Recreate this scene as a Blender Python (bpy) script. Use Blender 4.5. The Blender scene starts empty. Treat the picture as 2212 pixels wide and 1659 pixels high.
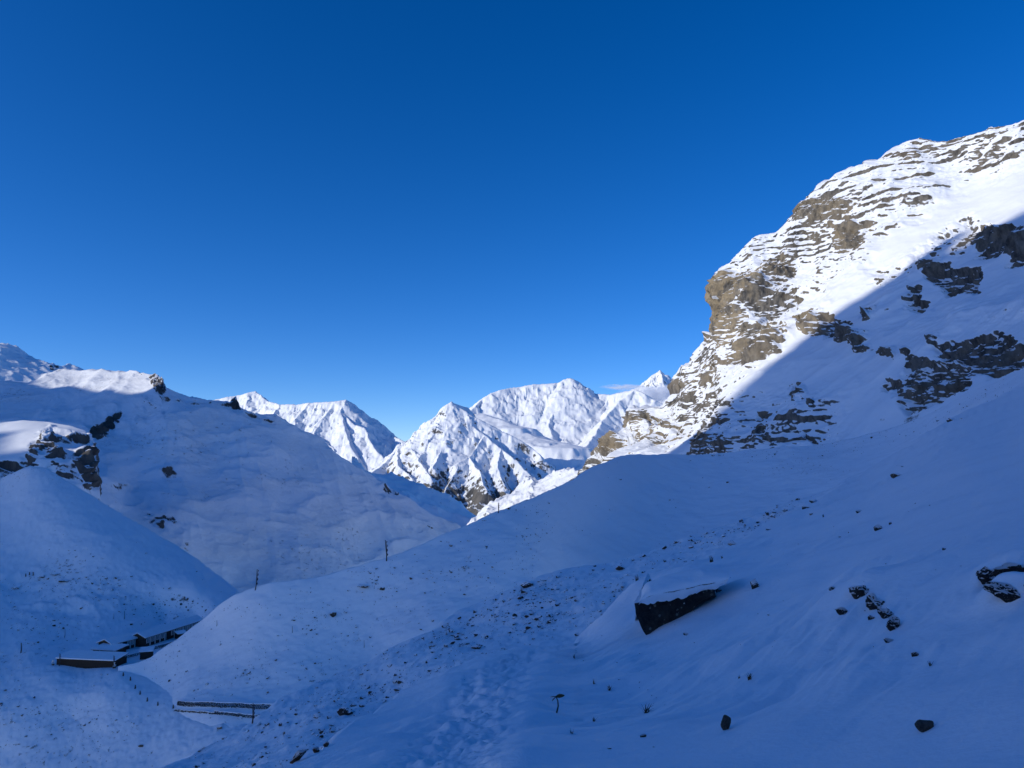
import bpy, bmesh, math, random
import numpy as np
from mathutils import Vector, Matrix

rng = np.random.default_rng(7)
random.seed(7)
SC = bpy.context.scene
COL = SC.collection

# ------------------------------------------------------------------ camera
PX_W, PX_H = 2212.0, 1659.0            # survey sheet units used for the measured bearings
FOC = 1671.0
PITCH = math.radians(6.2)
CP, SP = math.cos(PITCH), math.sin(PITCH)
cam = bpy.data.cameras.new('camera')
cam.sensor_fit = 'HORIZONTAL'
cam.sensor_width = 36.0
cam.lens = 36.0 * FOC / PX_W
cam.clip_start = 0.1
cam.clip_end = 200000.0
cam_o = bpy.data.objects.new('camera', cam)
cam_o.rotation_euler = (math.pi / 2 + PITCH, 0, 0)
COL.objects.link(cam_o)
SC.camera = cam_o

# ------------------------------------------------------------------ light
SUN = Vector((-0.855, -0.382, 0.352)).normalized()
SUN_EL = math.asin(SUN.z)
SUN_AZ = math.atan2(SUN.x, SUN.y)       # clockwise from +Y
world = bpy.data.worlds.new('World')
SC.world = world
world.use_nodes = True
wn, wl = world.node_tree.nodes, world.node_tree.links
wn.clear()
sky = wn.new('ShaderNodeTexSky')
sky.sky_type = 'NISHITA'
sky.sun_disc = False
sky.sun_elevation = SUN_EL
sky.sun_rotation = SUN_AZ
sky.altitude = 4500
sky.air_density = 1.0
sky.dust_density = 9.0
sky.ozone_density = 3.0
hs = wn.new('ShaderNodeHueSaturation')
hs.inputs['Hue'].default_value = 0.511
hs.inputs['Saturation'].default_value = 1.315
bg = wn.new('ShaderNodeBackground')
bg.inputs['Strength'].default_value = 0.15
wo = wn.new('ShaderNodeOutputWorld')
wl.new(sky.outputs[0], hs.inputs['Color'])
wl.new(hs.outputs[0], bg.inputs[0])
wl.new(bg.outputs[0], wo.inputs[0])

sun = bpy.data.lights.new('sun', 'SUN')
sun.energy = 3.0
sun.angle = math.radians(0.27)
sun.color = (1.0, 0.94, 0.83)
sun_o = bpy.data.objects.new('sun', sun)
sun_o.rotation_euler = SUN.to_track_quat('Z', 'Y').to_euler()
COL.objects.link(sun_o)

SC.view_settings.view_transform = 'Standard'
SC.view_settings.look = 'None'
SC.view_settings.exposure = 0.20
SC.view_settings.gamma = 1.0
SC.view_settings.use_curve_mapping = False
try:
    SC.cycles.use_denoising = True
except Exception:
    pass

# ------------------------------------------------------------------ noise
_perm = rng.permutation(256).astype(np.int32)
_perm = np.concatenate([_perm, _perm, _perm])
_g = rng.normal(size=(256, 3)); _g /= np.linalg.norm(_g, axis=1)[:, None]
_g = (_g * 1.4).astype(np.float32)

def pn(x, y, z):
    xi = np.floor(x); yi = np.floor(y); zi = np.floor(z)
    fx = (x - xi).astype(np.float32); fy = (y - yi).astype(np.float32); fz = (z - zi).astype(np.float32)
    xi = xi.astype(np.int64) & 255; yi = yi.astype(np.int64) & 255; zi = zi.astype(np.int64) & 255
    u = fx * fx * fx * (fx * (fx * 6 - 15) + 10)
    v = fy * fy * fy * (fy * (fy * 6 - 15) + 10)
    w = fz * fz * fz * (fz * (fz * 6 - 15) + 10)
    def gr(i, j, k):
        h = _perm[_perm[_perm[xi + i] + yi + j] + zi + k]
        g = _g[h]
        return g[..., 0] * (fx - i) + g[..., 1] * (fy - j) + g[..., 2] * (fz - k)
    a = gr(0, 0, 0); a += u * (gr(1, 0, 0) - a)
    b = gr(0, 1, 0); b += u * (gr(1, 1, 0) - b)
    a += v * (b - a)
    c = gr(0, 0, 1); c += u * (gr(1, 0, 1) - c)
    d = gr(0, 1, 1); d += u * (gr(1, 1, 1) - d)
    c += v * (d - c)
    return a + w * (c - a)

def fbm(P, wave, octs=4, gain=0.5, seed=0.0, sc=(1, 1, 1)):
    x, y, z = P[..., 0] / wave * sc[0] + seed, P[..., 1] / wave * sc[1] + seed * 1.7, P[..., 2] / wave * sc[2] + seed * 0.6
    t = 0; a = 1.0; f = 1.0
    for _ in range(octs):
        t = t + a * pn(x * f, y * f, z * f); a *= gain; f *= 2.03
    return t

def ridged(P, wave, octs=4, gain=0.5, seed=0.0, sc=(1, 1, 1)):
    x, y, z = P[..., 0] / wave * sc[0] + seed, P[..., 1] / wave * sc[1] + seed * 1.7, P[..., 2] / wave * sc[2] + seed * 0.6
    t = 0; a = 1.0; f = 1.0; w = 1.0
    for _ in range(octs):
        n = 1 - np.abs(pn(x * f, y * f, z * f)) * 1.6
        n = np.clip(n, 0, 1) ** 2 * w
        t = t + a * n; w = np.clip(n * 1.6, 0, 1); a *= gain; f *= 2.03
    return t - 0.9

def sstep(a, b, x):
    t = np.clip((x - a) / (b - a), 0, 1)
    return t * t * (3 - 2 * t)

# ------------------------------------------------------------------ survey helpers
def direction(x, y):
    """World direction with unit forward depth of a bearing measured on the sheet."""
    cx = (np.asarray(x, float) - PX_W / 2) / FOC
    cy = -(np.asarray(y, float) - PX_H / 2) / FOC
    return np.stack([cx, CP - SP * cy, SP + CP * cy], -1)

def project(P):
    f = P[..., 1] * CP + P[..., 2] * SP
    u = -P[..., 1] * SP + P[..., 2] * CP
    return PX_W / 2 + FOC * P[..., 0] / f, PX_H / 2 - FOC * u / f, f

def at(x, y, d):
    return direction(x, y) * np.asarray(d, float)[..., None]

def tps(ctrl):
    c = np.array(ctrl, float)
    p = c[:, :2] / 1000.0
    val = 1.0 / c[:, 2]
    n = len(p)
    r2 = ((p[:, None] - p[None]) ** 2).sum(-1)
    K = np.where(r2 > 0, r2 * np.log(np.maximum(r2, 1e-12)), 0)
    A = np.zeros((n + 3, n + 3))
    A[:n, :n] = K + np.eye(n) * 2e-4
    A[:n, n] = 1; A[:n, n + 1:] = p; A[n, :n] = 1; A[n + 1:, :n] = p.T
    w = np.linalg.solve(A, np.concatenate([val, [0, 0, 0]]))
    lo, hi = val.min() * 0.8, val.max() * 1.3
    def f(x, y):
        q = np.stack([x, y], -1) / 1000.0
        o = w[n] + w[n + 1] * q[..., 0] + w[n + 2] * q[..., 1]
        for i in range(n):
            rr = (q[..., 0] - p[i, 0]) ** 2 + (q[..., 1] - p[i, 1]) ** 2
            o = o + w[i] * rr * np.log(np.maximum(rr, 1e-12))
        return 1.0 / np.clip(o, lo, hi)
    return f

class Layer: pass

def surface(sky_line, bottom, ctrl, nx, ny, nb=14, back=0.35, curve=0.9, bias=1.0):
    """Terrain sheet: crest line, front slope through the measured points and a rounded back slope."""
    s = np.array(sky_line, float)
    xs = np.linspace(s[0, 0], s[-1, 0], 4000)
    ys = np.interp(xs, s[:, 0], s[:, 1])
    arc = np.concatenate([[0], np.cumsum(np.hypot(np.diff(xs), np.diff(ys) * 0.6))])
    u = np.linspace(0, arc[-1], nx)
    cx = np.interp(u, arc, xs); cy = np.interp(u, arc, ys)
    b = np.array(bottom, float)
    by = np.maximum(np.interp(cx, b[:, 0], b[:, 1]), cy + 4)
    v = np.linspace(0, 1, ny) ** bias
    X = np.repeat(cx[None], ny, 0)
    Y = cy[None] + (by - cy)[None] * v[:, None]
    D = tps(ctrl)(X, Y)
    F = direction(X, Y) * D[..., None]
    rows, rx, ry = [], [], []
    P0 = F[0]
    rad = P0.copy(); hr = np.hypot(rad[:, 0], rad[:, 1]); e = rad[:, 2] / hr
    rad = rad / hr[:, None]; rad[:, 2] = 0
    dd = D[0]
    for k in range(nb, 0, -1):
        sk = back * dd * (k / nb) ** 1.8
        q = P0 + rad * sk[:, None]
        q[:, 2] += e * sk - curve * sk * (sk / (back * dd))
        rows.append(q); rx.append(cx); ry.append(cy)
    L = Layer()
    L.P = np.concatenate([np.array(rows), F], 0) if nb else F
    L.X = np.concatenate([np.array(rx), X], 0) if nb else X
    L.Y = np.concatenate([np.array(ry), Y], 0) if nb else Y
    L.nb = nb
    L.attr = {}
    return L

def normals(P):
    du = np.gradient(P, axis=1); dv = np.gradient(P, axis=0)
    n = np.cross(dv, du)
    n /= np.maximum(np.linalg.norm(n, axis=-1), 1e-9)[..., None]
    n *= np.sign(n[..., 2:3] + 1e-9)
    return n

def poly_mask(X, Y, poly, soft):
    p = np.array(poly, float)
    out = np.zeros(X.shape)
    sel = (X > p[:, 0].min() - soft) & (X < p[:, 0].max() + soft) & (Y > p[:, 1].min() - soft) & (Y < p[:, 1].max() + soft)
    x, y = X[sel], Y[sel]
    if x.size == 0: return out
    inside = np.zeros(x.shape, bool); dist = np.full(x.shape, 1e9)
    n = len(p)
    for i in range(n):
        ax, ay = p[i]; bx, by = p[(i + 1) % n]
        c = ((ay > y) != (by > y)) & (x < (bx - ax) * (y - ay) / (by - ay + 1e-12) + ax)
        inside ^= c
        t = np.clip(((x - ax) * (bx - ax) + (y - ay) * (by - ay)) / max((bx - ax) ** 2 + (by - ay) ** 2, 1e-9), 0, 1)
        dist = np.minimum(dist, np.hypot(x - ax - t * (bx - ax), y - ay - t * (by - ay)))
    sd = np.where(inside, dist, -dist)
    out[sel] = sstep(-soft, soft, sd)
    return out

# ------------------------------------------------------------------ mesh helpers
def grid_object(name, P, mat, attrs=None, smooth=True):
    nv, nu = P.shape[:2]
    me = bpy.data.meshes.new(name)
    idx = np.arange(nv * nu).reshape(nv, nu)
    q = np.stack([idx[:-1, :-1], idx[1:, :-1], idx[1:, 1:], idx[:-1, 1:]], -1).reshape(-1, 4)
    me.vertices.add(nv * nu)
    me.vertices.foreach_set('co', P.reshape(-1).astype(np.float32))
    me.loops.add(q.size)
    me.loops.foreach_set('vertex_index', q.reshape(-1).astype(np.int32))
    me.polygons.add(len(q))
    me.polygons.foreach_set('loop_start', np.arange(0, q.size, 4, dtype=np.int32))
    me.polygons.foreach_set('loop_total', np.full(len(q), 4, np.int32))
    me.polygons.foreach_set('use_smooth', np.full(len(q), smooth, bool))
    me.update(calc_edges=True)
    for k, a in (attrs or {}).items():
        at_ = me.attributes.new(k, 'FLOAT', 'POINT')
        at_.data.foreach_set('value', a.reshape(-1).astype(np.float32))
    me.materials.append(mat)
    me.validate()
    o = bpy.data.objects.new(name, me)
    COL.objects.link(o)
    return o

def raw_object(name, verts, faces, mat, parent=None, smooth=False):
    me = bpy.data.meshes.new(name)
    me.from_pydata([tuple(v) for v in verts], [], faces)
    me.update()
    if smooth:
        me.polygons.foreach_set('use_smooth', np.full(len(me.polygons), True, bool))
    if mat: me.materials.append(mat)
    o = bpy.data.objects.new(name, me)
    COL.objects.link(o)
    if parent: o.parent = parent
    return o

def bm_object(name, bm, mat, parent=None, smooth=False):
    bmesh.ops.recalc_face_normals(bm, faces=bm.faces[:])
    me = bpy.data.meshes.new(name)
    bm.to_mesh(me); bm.free()
    if smooth:
        me.polygons.foreach_set('use_smooth', np.full(len(me.polygons), True, bool))
    me.materials.append(mat)
    o = bpy.data.objects.new(name, me)
    COL.objects.link(o)
    if parent: o.parent = parent
    return o

def structure(o, label=None):
    o['kind'] = 'structure'
    if label: o['label'] = label
    return o

def tag(o, label, cat, group=None):
    o['label'] = label; o['category'] = cat
    if group: o['group'] = group
    return o

def empty(name, loc, rz=0.0):
    o = bpy.data.objects.new(name, None)
    o.empty_display_size = 0.3
    o.location = loc; o.rotation_euler = (0, 0, rz)
    COL.objects.link(o)
    return o

# ------------------------------------------------------------------ materials
class Nodes:
    def __init__(self, name):
        self.m = bpy.data.materials.new(name); self.m.use_nodes = True
        self.t = self.m.node_tree; self.t.nodes.clear()
        self.out = self.new('ShaderNodeOutputMaterial')
        self.bs = self.new('ShaderNodeBsdfPrincipled')
        self.link(self.bs.outputs[0], self.out.inputs['Surface'])
    def new(self, k, **kw):
        n = self.t.nodes.new(k)
        for a, b in kw.items(): setattr(n, a, b)
        return n
    def link(self, a, b): self.t.links.new(a, b)
    def put(self, sock, v):
        if hasattr(v, 'is_linked') or hasattr(v, 'links'): self.link(v, sock)
        else: sock.default_value = v
    def math(self, op, a, b=0.0, c=0.0, clamp=False):
        n = self.new('ShaderNodeMath', operation=op, use_clamp=clamp)
        for s, v in zip(n.inputs, (a, b, c)): self.put(s, v)
        return n.outputs[0]
    def noise(self, scale, detail=4, rough=0.55, vec=None, dim='3D'):
        n = self.new('ShaderNodeTexNoise', noise_dimensions=dim)
        n.inputs['Scale'].default_value = scale; n.inputs['Detail'].default_value = detail
        n.inputs['Roughness'].default_value = rough
        if vec is not None: self.link(vec, n.inputs['Vector'])
        return n.outputs['Fac']
    def mapping(self, vec, scale, rot=(0, 0, 0)):
        n = self.new('ShaderNodeMapping')
        n.inputs['Scale'].default_value = scale; n.inputs['Rotation'].default_value = rot
        self.link(vec, n.inputs['Vector'])
        return n.outputs[0]
    def mix(self, f, a, b):
        n = self.new('ShaderNodeMix', data_type='RGBA')
        self.put(n.inputs[0], f); self.put(n.inputs[6], a); self.put(n.inputs[7], b)
        return n.outputs[2]
    def ramp(self, f, stops):
        n = self.new('ShaderNodeMapRange', interpolation_type='SMOOTHSTEP')
        self.put(n.inputs[0], f); n.inputs[1].default_value, n.inputs[2].default_value = stops
        return n.outputs[0]
    def bump(self, h, dist, strength=1.0):
        n = self.new('ShaderNodeBump'); n.inputs['Strength'].default_value = strength
        n.inputs['Distance'].default_value = dist
        self.link(h, n.inputs['Height']); return n.outputs[0]

SNOW = (0.87, 0.90, 0.935, 1)

def terrain_material(name, scale, rock_a, rock_b, thr0=0.34, thr_gain=0.5, bump=0.02, speckle=0.0, spk_size=1.0, soft=0.10, nsc=1.0, tan=None, dust=0.0):
    """Snow lying where the ground is flat enough, bare rock where it is steep or exposed."""
    N = Nodes(name)
    geo = N.new('ShaderNodeNewGeometry')
    pos = geo.outputs['Position']
    sep = N.new('ShaderNodeSeparateXYZ'); N.link(geo.outputs['Normal'], sep.inputs[0])
    nz = N.math('ABSOLUTE', sep.outputs['Z'])
    at_ = N.new('ShaderNodeAttribute', attribute_name='rock')
    rock = at_.outputs['Fac']
    n1 = N.noise(0.55 / scale, 5, 0.65, pos)
    n2 = N.noise(0.09 / scale, 3, 0.5, pos)
    n3 = N.noise(2.0 / scale, 3, 0.6, pos)
    n1 = N.math('ADD', N.math('MULTIPLY', n1, 0.6), N.math('MULTIPLY', n3, 0.4))
    nn = N.math('ADD', N.math('MULTIPLY', N.math('SUBTRACT', n1, 0.5), nsc), N.math('MULTIPLY', N.math('SUBTRACT', n2, 0.5), 0.45))
    thr = N.math('MULTIPLY_ADD', rock, thr_gain, thr0)
    d = N.math('ADD', N.math('SUBTRACT', thr, nz), nn)
    fac = N.ramp(d, (-soft * 0.3, soft))
    if speckle > 0:
        vec = N.mapping(pos, (1, 1, 1.6))
        s1 = N.noise(1.1 / spk_size, 4, 0.7, vec)
        s2 = N.noise(0.03 / spk_size, 4, 0.6, pos)
        sp = N.math('ADD', s1, N.math('MULTIPLY', N.math('SUBTRACT', s2, 0.5), 0.55))
        sf = N.math('MULTIPLY', N.ramp(sp, (0.66, 0.74)), speckle)
        fac = N.math('MAXIMUM', fac, sf)
    rn = N.noise(0.35 / scale, 6, 0.7, N.mapping(pos, (1, 1, 0.4)))
    rn2 = N.noise(0.03 / scale, 3, 0.5, pos)
    rc = N.mix(N.ramp(rn, (0.3, 0.7)), rock_a, rock_b)
    rc = N.mix(N.math('MULTIPLY', N.ramp(rn2, (0.42, 0.62)), 0.3), rc, (rock_b[0] * 1.15, rock_b[1] * 0.98, rock_b[2] * 0.75, 1))
    if tan:
        ta = N.new('ShaderNodeAttribute', attribute_name='tan')
        rc = N.mix(N.math('MULTIPLY', ta.outputs['Fac'], N.ramp(N.noise(0.11 / scale, 5, 0.65, pos), (0.36, 0.56))), rc, N.mix(rn, (tan[0] * 0.45, tan[1] * 0.45, tan[2] * 0.45, 1), tan))
    sn = N.mix(N.noise(0.12 / scale, 4, 0.6, pos), SNOW, (0.83, 0.865, 0.905, 1))
    if dust:
        dv = N.mapping(pos, (1, 0.7, 2.6))
        dn = N.math('ADD', N.noise(0.10 / scale, 6, 0.68, dv), N.math('MULTIPLY', N.math('SUBTRACT', N.noise(1.3 / scale, 5, 0.75, dv), 0.5), 0.7))
        sn = N.mix(N.math('MULTIPLY', N.ramp(dn, (0.40, 0.68)), dust), sn, (0.46, 0.46, 0.46, 1))
    colr = N.mix(fac, sn, rc)
    N.link(colr, N.bs.inputs['Base Color'])
    N.link(N.math('MULTIPLY_ADD', fac, 0.25, 0.6), N.bs.inputs['Roughness'])
    N.bs.inputs['Specular IOR Level'].default_value = 0.15
    hh = N.math('ADD', N.noise(2.2 / scale, 5, 0.65, pos), N.math('MULTIPLY', N.math('MULTIPLY', N.noise(1.2 / scale, 6, 0.75, N.mapping(pos, (1, 1, 0.55))), fac), 6.0))
    N.link(N.bump(hh, bump * scale), N.bs.inputs['Normal'])
    return N.m

ROCK_D, ROCK_L = (0.075, 0.07, 0.065, 1), (0.22, 0.195, 0.16, 1)
M_ground = terrain_material('trail_snow', 0.25, (0.06, 0.055, 0.05, 1), (0.13, 0.12, 0.10, 1), thr0=0.05, bump=0.06)
M_spur = terrain_material('spur_snow', 1.0, (0.06, 0.055, 0.05, 1), (0.13, 0.12, 0.10, 1), thr0=0.10, bump=0.06, speckle=0.8, spk_size=0.55)
M_slope = terrain_material('slope_snow', 4.0, (0.06, 0.055, 0.05, 1), (0.13, 0.12, 0.10, 1), thr0=0.10, bump=0.03, speckle=0.6, spk_size=2.0)
M_hill = terrain_material('hill_snow', 8.0, (0.06, 0.055, 0.055, 1), (0.15, 0.135, 0.12, 1), thr0=0.36, bump=0.09, speckle=0.75, spk_size=5.0, dust=0.2)
M_cliff = terrain_material('cliff_rock_and_snow', 2.2, (0.045, 0.043, 0.042, 1), (0.20, 0.185, 0.16, 1), thr0=0.34, thr_gain=0.46, bump=0.08, soft=0.10, nsc=0.42, tan=(0.42, 0.345, 0.235, 1))
M_dark = terrain_material('dark_rock_and_snow', 4.0, (0.045, 0.045, 0.05, 1), (0.13, 0.12, 0.105, 1), thr0=0.30, thr_gain=0.45, bump=0.05, soft=0.14)
M_far = terrain_material('far_snow_and_rock', 60.0, (0.07, 0.075, 0.08, 1), (0.16, 0.155, 0.15, 1), thr0=0.30, thr_gain=0.45, bump=0.06)
M_mid = terrain_material('brown_spur_snow', 20.0, (0.07, 0.065, 0.06, 1), (0.14, 0.13, 0.12, 1), thr0=0.36, bump=0.06, speckle=0.7, spk_size=14.0)

# ================================================================== TERRAIN
# base ground to the horizon
def ground_sheet():
    th = np.linspace(0, 2 * math.pi, 97); rr = np.array([0, 400, 2000, 6000, 15000, 40000, 90000.0])
    T, Rr = np.meshgrid(th, rr)
    P = np.stack([Rr * np.cos(T), Rr * np.sin(T), np.full_like(T, -1500.0)], -1)
    return structure(grid_object('ground', P, M_far, {'rock': np.zeros(T.shape)}), 'snow covered valley floor far below the slopes')
ground_sheet()

# ---- near slope with the trail
skyA = [(480, 1745), (540, 1705), (610, 1659), (655, 1628), (700, 1592), (800, 1540), (900, 1488), (1000, 1440), (1040, 1425), (1120, 1408), (1240, 1392),
        (1300, 1345), (1340, 1305), (1370, 1282), (1450, 1237), (1560, 1188), (1650, 1140), (1730, 1097), (1900, 1000), (2050, 908), (2212, 832), (2420, 730), (2800, 560), (3400, 290)]
ctrlA = [(480, 1745, 5.3), (610, 1659, 6.3), (700, 1592, 7.5), (800, 1540, 9), (900, 1488, 11.2), (1000, 1440, 13.8), (1120, 1408, 15.8), (1240, 1392, 16.8),
         (950, 1659, 5.0), (1000, 1560, 6.6), (1050, 1480, 8.8), (1120, 1432, 12), (1200, 1402, 15.2), (750, 1659, 5.6), (850, 1580, 7.0), (1000, 1485, 9.4),
         (1300, 1345, 16.5), (1370, 1290, 17), (1450, 1238, 19), (1560, 1190, 22), (1650, 1142, 26), (1730, 1099, 30), (1900, 1002, 40), (2050, 910, 48), (2212, 834, 55), (2420, 735, 60),
         (1300, 1659, 4.8), (1700, 1659, 4.2), (2212, 1659, 3.2), (2420, 1659, 2.9), (1250, 1500, 8.4), (1400, 1400, 12), (1560, 1400, 9.5), (1700, 1500, 6.0),
         (2000, 1300, 6.8), (1900, 1100, 18.5), (1700, 1250, 13), (2212, 1200, 6.8), (2212, 1000, 14.5), (1000, 1800, 4.0), (1700, 1800, 3.3), (2300, 1800, 2.6), (500, 1800, 5.0),
         (2800, 565, 48), (3400, 295, 34), (2800, 900, 6.9), (3400, 900, 3.9), (2800, 1200, 3.9), (3400, 1200, 2.7), (2800, 1659, 2.3), (3400, 1659, 1.83), (2800, 1800, 2.05), (3400, 1800, 1.67)]
depthA = tps(ctrlA)
A = surface(skyA, [(400, 1800), (3400, 1800)], ctrlA, 640, 390, nb=12, back=0.6, curve=0.75)
TRAIL = at(np.array([900, 950, 985, 1010, 1040, 1075, 1120, 1170, 1240]), np.array([1760, 1659, 1600, 1540, 1490, 1455, 1428, 1408, 1396]),
           np.array([4.2, 5.0, 5.9, 7.0, 8.5, 10.2, 12.6, 14.6, 16.8]))
def trail_dist(P):
    d = np.full(P.shape[:-1], 1e9)
    for a, b in zip(TRAIL[:-1], TRAIL[1:]):
        ab = (b - a)[:2]; t = np.clip(((P[..., :2] - a[:2]) @ ab) / (ab @ ab), 0, 1)
        d = np.minimum(d, np.hypot(P[..., 0] - a[0] - t * ab[0], P[..., 1] - a[1] - t * ab[1]))
    return d
_a, _b = at(1560, 1400, 9.5), at(2000, 1150, 13.0)
_w = (_b - _a)[:2] / np.linalg.norm((_b - _a)[:2])
WDIR = (float(_w[0]), float(_w[1]))
MOUNDS = [(2185, 1262, 6.5, 0.17, 0.16), (2180, 1215, 7.0, 0.25, 0.16), (1885, 1285, 9.0, 0.45, 0.16), (1628, 1262, 10.5, 0.3, 0.12), (1825, 1318, 8.6, 0.28, 0.10), (1812, 1262, 10.0, 0.3, 0.08), (1460, 1262, 15.6, 1.0, 0.25),
          (2040, 1440, 5.6, 0.6, -0.10), (1700, 1560, 5.3, 0.7, 0.06), (1390, 1600, 5.3, 0.35, 0.07)]
def detail_A(P):
    dist = np.linalg.norm(P, axis=-1)
    z = 0.20 * fbm(P, 5.0, 3, 0.5, 3.1) + 0.05 * fbm(P, 1.1, 2, 0.5, 8.3)
    # wind ridges, long along the slope
    c, s = WDIR
    Q = np.stack([P[..., 0] * c + P[..., 1] * s, -P[..., 0] * s + P[..., 1] * c, P[..., 2] * 0], -1)
    wv = fbm(P, 2.4, 2, 0.5, 21.0)
    Q[..., 1] += 0.35 * wv
    amp = sstep(-0.35, 0.5, fbm(P, 6.0, 2, 0.5, 31.0))
    z = z + amp * 0.065 * fbm(Q, 0.55, 3, 0.55, 12.0, (0.16, 1, 1)) + amp * 0.11 * fbm(Q, 1.7, 2, 0.5, 14.0, (0.2, 1, 1))
    z = z + (0.35 + amp) * (0.016 * fbm(Q, 0.20, 3, 0.6, 17.0, (0.28, 1, 1)) + 0.012 * ridged(Q, 0.42, 3, 0.55, 19.0, (0.22, 1, 1)))
    for mx, my, md, mrad, mh in MOUNDS:
        c0 = at(mx, my, float(depthA(np.array([mx]), np.array([my]))[0]))
        z = z + mh * np.exp(-((P[..., 0] - c0[0]) ** 2 + (P[..., 1] - c0[1]) ** 2) / (2 * mrad ** 2))
    # trodden trail
    td = trail_dist(P)
    tw = 0.40 + 0.1 * fbm(P, 1.0, 2, 0.5, 41.0)
    m = 1 - sstep(tw * 0.45, tw * 1.45, td)
    foot = np.abs(fbm(P, 0.24, 2, 0.5, 51.0)) * 0.085 + fbm(P, 0.10, 3, 0.6, 55.0) * 0.028
    z = z + m * (-0.07 + foot) + 0.035 * np.exp(-((td - tw * 1.5) / 0.22) ** 2) * (0.6 + fbm(P, 0.5, 2, 0.5, 61.0))
    return z
A.P[..., 2] += detail_A(A.P)
# hollow and drift around the trail-side slope continue behind the photographer
tail = []
last = A.P[-1]
for k in range(1, 15):
    t = k / 14
    q = last.copy()
    q[:, 1] = last[:, 1] * (1 - t) + (-26.0) * t
    q[:, 0] = last[:, 0] * (1 + 2.2 * t)
    tgt = -1.75 + 0.42 * q[:, 0] - 0.02 * q[:, 1]
    w = min(1, t * 2.2)
    q[:, 2] = last[:, 2] * (1 - w) + np.minimum(tgt, 30) * w
    tail.append(q)
PA = np.concatenate([A.P, np.array(tail)], 0)
_k = (np.linspace(0, 1, 16)[1:] ** 1.6 * 50)[None, :, None]
PA = np.concatenate([PA, PA[:, -1:, :] + _k * np.array([1.0, -0.35, 0.40])], 1)
o = structure(grid_object('ground', PA, M_ground, {'rock': np.zeros(PA.shape[:2])}), 'wind rippled snow slope with the trodden trail in front')

# ---- rubble spur behind the trail
skyB = [(200, 1740), (344, 1659), (469, 1595), (553, 1545), (605, 1514), (691, 1474), (816, 1416), (886, 1381), (964, 1338), (1019, 1307), (1109, 1272), (1199, 1237),
        (1296, 1219), (1327, 1211), (1469, 1172), (1600, 1125), (1710, 1082), (1800, 1050), (1900, 1010)]
ctrlB = [(200, 1740, 30), (344, 1659, 36), (469, 1595, 42), (605, 1514, 49), (691, 1474, 54), (816, 1416, 60), (964, 1338, 68), (1109, 1272, 73), (1199, 1237, 76), (1327, 1211, 79),
         (1469, 1172, 82), (1710, 1082, 86), (1900, 1010, 80), (620, 1659, 24), (700, 1592, 28), (1000, 1440, 38), (1240, 1390, 42), (1370, 1290, 50), (1560, 1188, 64), (1730, 1097, 78),
         (800, 1500, 42), (1000, 1385, 53), (1200, 1300, 59), (500, 1700, 25), (1000, 1600, 25), (300, 1800, 27)]
B = surface(skyB, [(200, 1820), (700, 1720), (1240, 1480), (1600, 1260), (1900, 1100)], ctrlB, 460, 150, nb=10, back=0.4, curve=0.7)
B.P[..., 2] += 0.55 * fbm(B.P, 9.0, 3, 0.5, 4.4) + 0.16 * fbm(B.P, 1.8, 3, 0.55, 9.4) + 0.07 * ridged(B.P, 0.8, 2, 0.5, 2.2)
structure(grid_object('hill', B.P, M_spur, {'rock': np.zeros(B.P.shape[:2])}), 'rubble strewn snow spur just beyond the trail')

# ---- broad smooth spur across the middle
skyC = [(255, 1443), (290, 1436), (328, 1422), (380, 1386), (434, 1345), (500, 1292), (530, 1275), (560, 1265), (640, 1250), (700, 1240), (770, 1226), (835, 1208), (900, 1186), (960, 1160), (1060, 1110),
        (1120, 1086), (1180, 1060), (1240, 1032), (1290, 1005), (1340, 987), (1400, 980), (1480, 982), (1600, 975), (1700, 965), (1780, 958), (1850, 948), (1920, 928), (1990, 900), (2100, 845), (2212, 795), (2420, 690)]
ctrlC = [(255, 1443, 258), (328, 1422, 262), (434, 1345, 268), (500, 1290, 268), (560, 1265, 270), (700, 1240, 280), (835, 1208, 292), (960, 1160, 312), (1060, 1110, 335), (1180, 1060, 380),
         (1290, 1005, 450), (1340, 987, 490), (1400, 980, 520), (1480, 982, 540), (1700, 965, 520), (1850, 950, 500), (1990, 900, 450), (2212, 795, 385), (2420, 690, 350),
         (800, 1430, 250), (560, 1530, 228), (450, 1500, 236), (480, 1580, 220), (1010, 1310, 270), (1400, 1180, 400), (1720, 1085, 434), (2000, 960, 402), (2212, 840, 350),
         (380, 1530, 236), (300, 1500, 254), (330, 1600, 236), (650, 1600, 212), (900, 1500, 225), (1200, 1350, 270), (1600, 1250, 330), (2212, 950, 280), (1150, 1180, 320), (1250, 1150, 375)]
C = surface(skyC, [(255, 1700), (600, 1660), (1010, 1420), (1500, 1290), (1800, 1180), (2100, 1000), (2420, 820)], ctrlC, 500, 215, nb=10, back=0.3, curve=0.5)
rib = np.exp(-((C.X - (1290 - (C.Y - 1010) * 0.55)) / 40) ** 2) * sstep(1010, 1080, C.Y)
C.P[..., 2] += 1.6 * fbm(C.P, 45, 3, 0.5, 6.2) + 0.42 * fbm(C.P, 9, 4, 0.6, 7.7) + 0.12 * fbm(C.P, 2.2, 2, 0.5, 1.9) + 0.6 * rib
structure(grid_object('hill', C.P, M_slope, {'rock': rib * 0.1}), 'smooth shaded snow spur crossing below the cliff')

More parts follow.
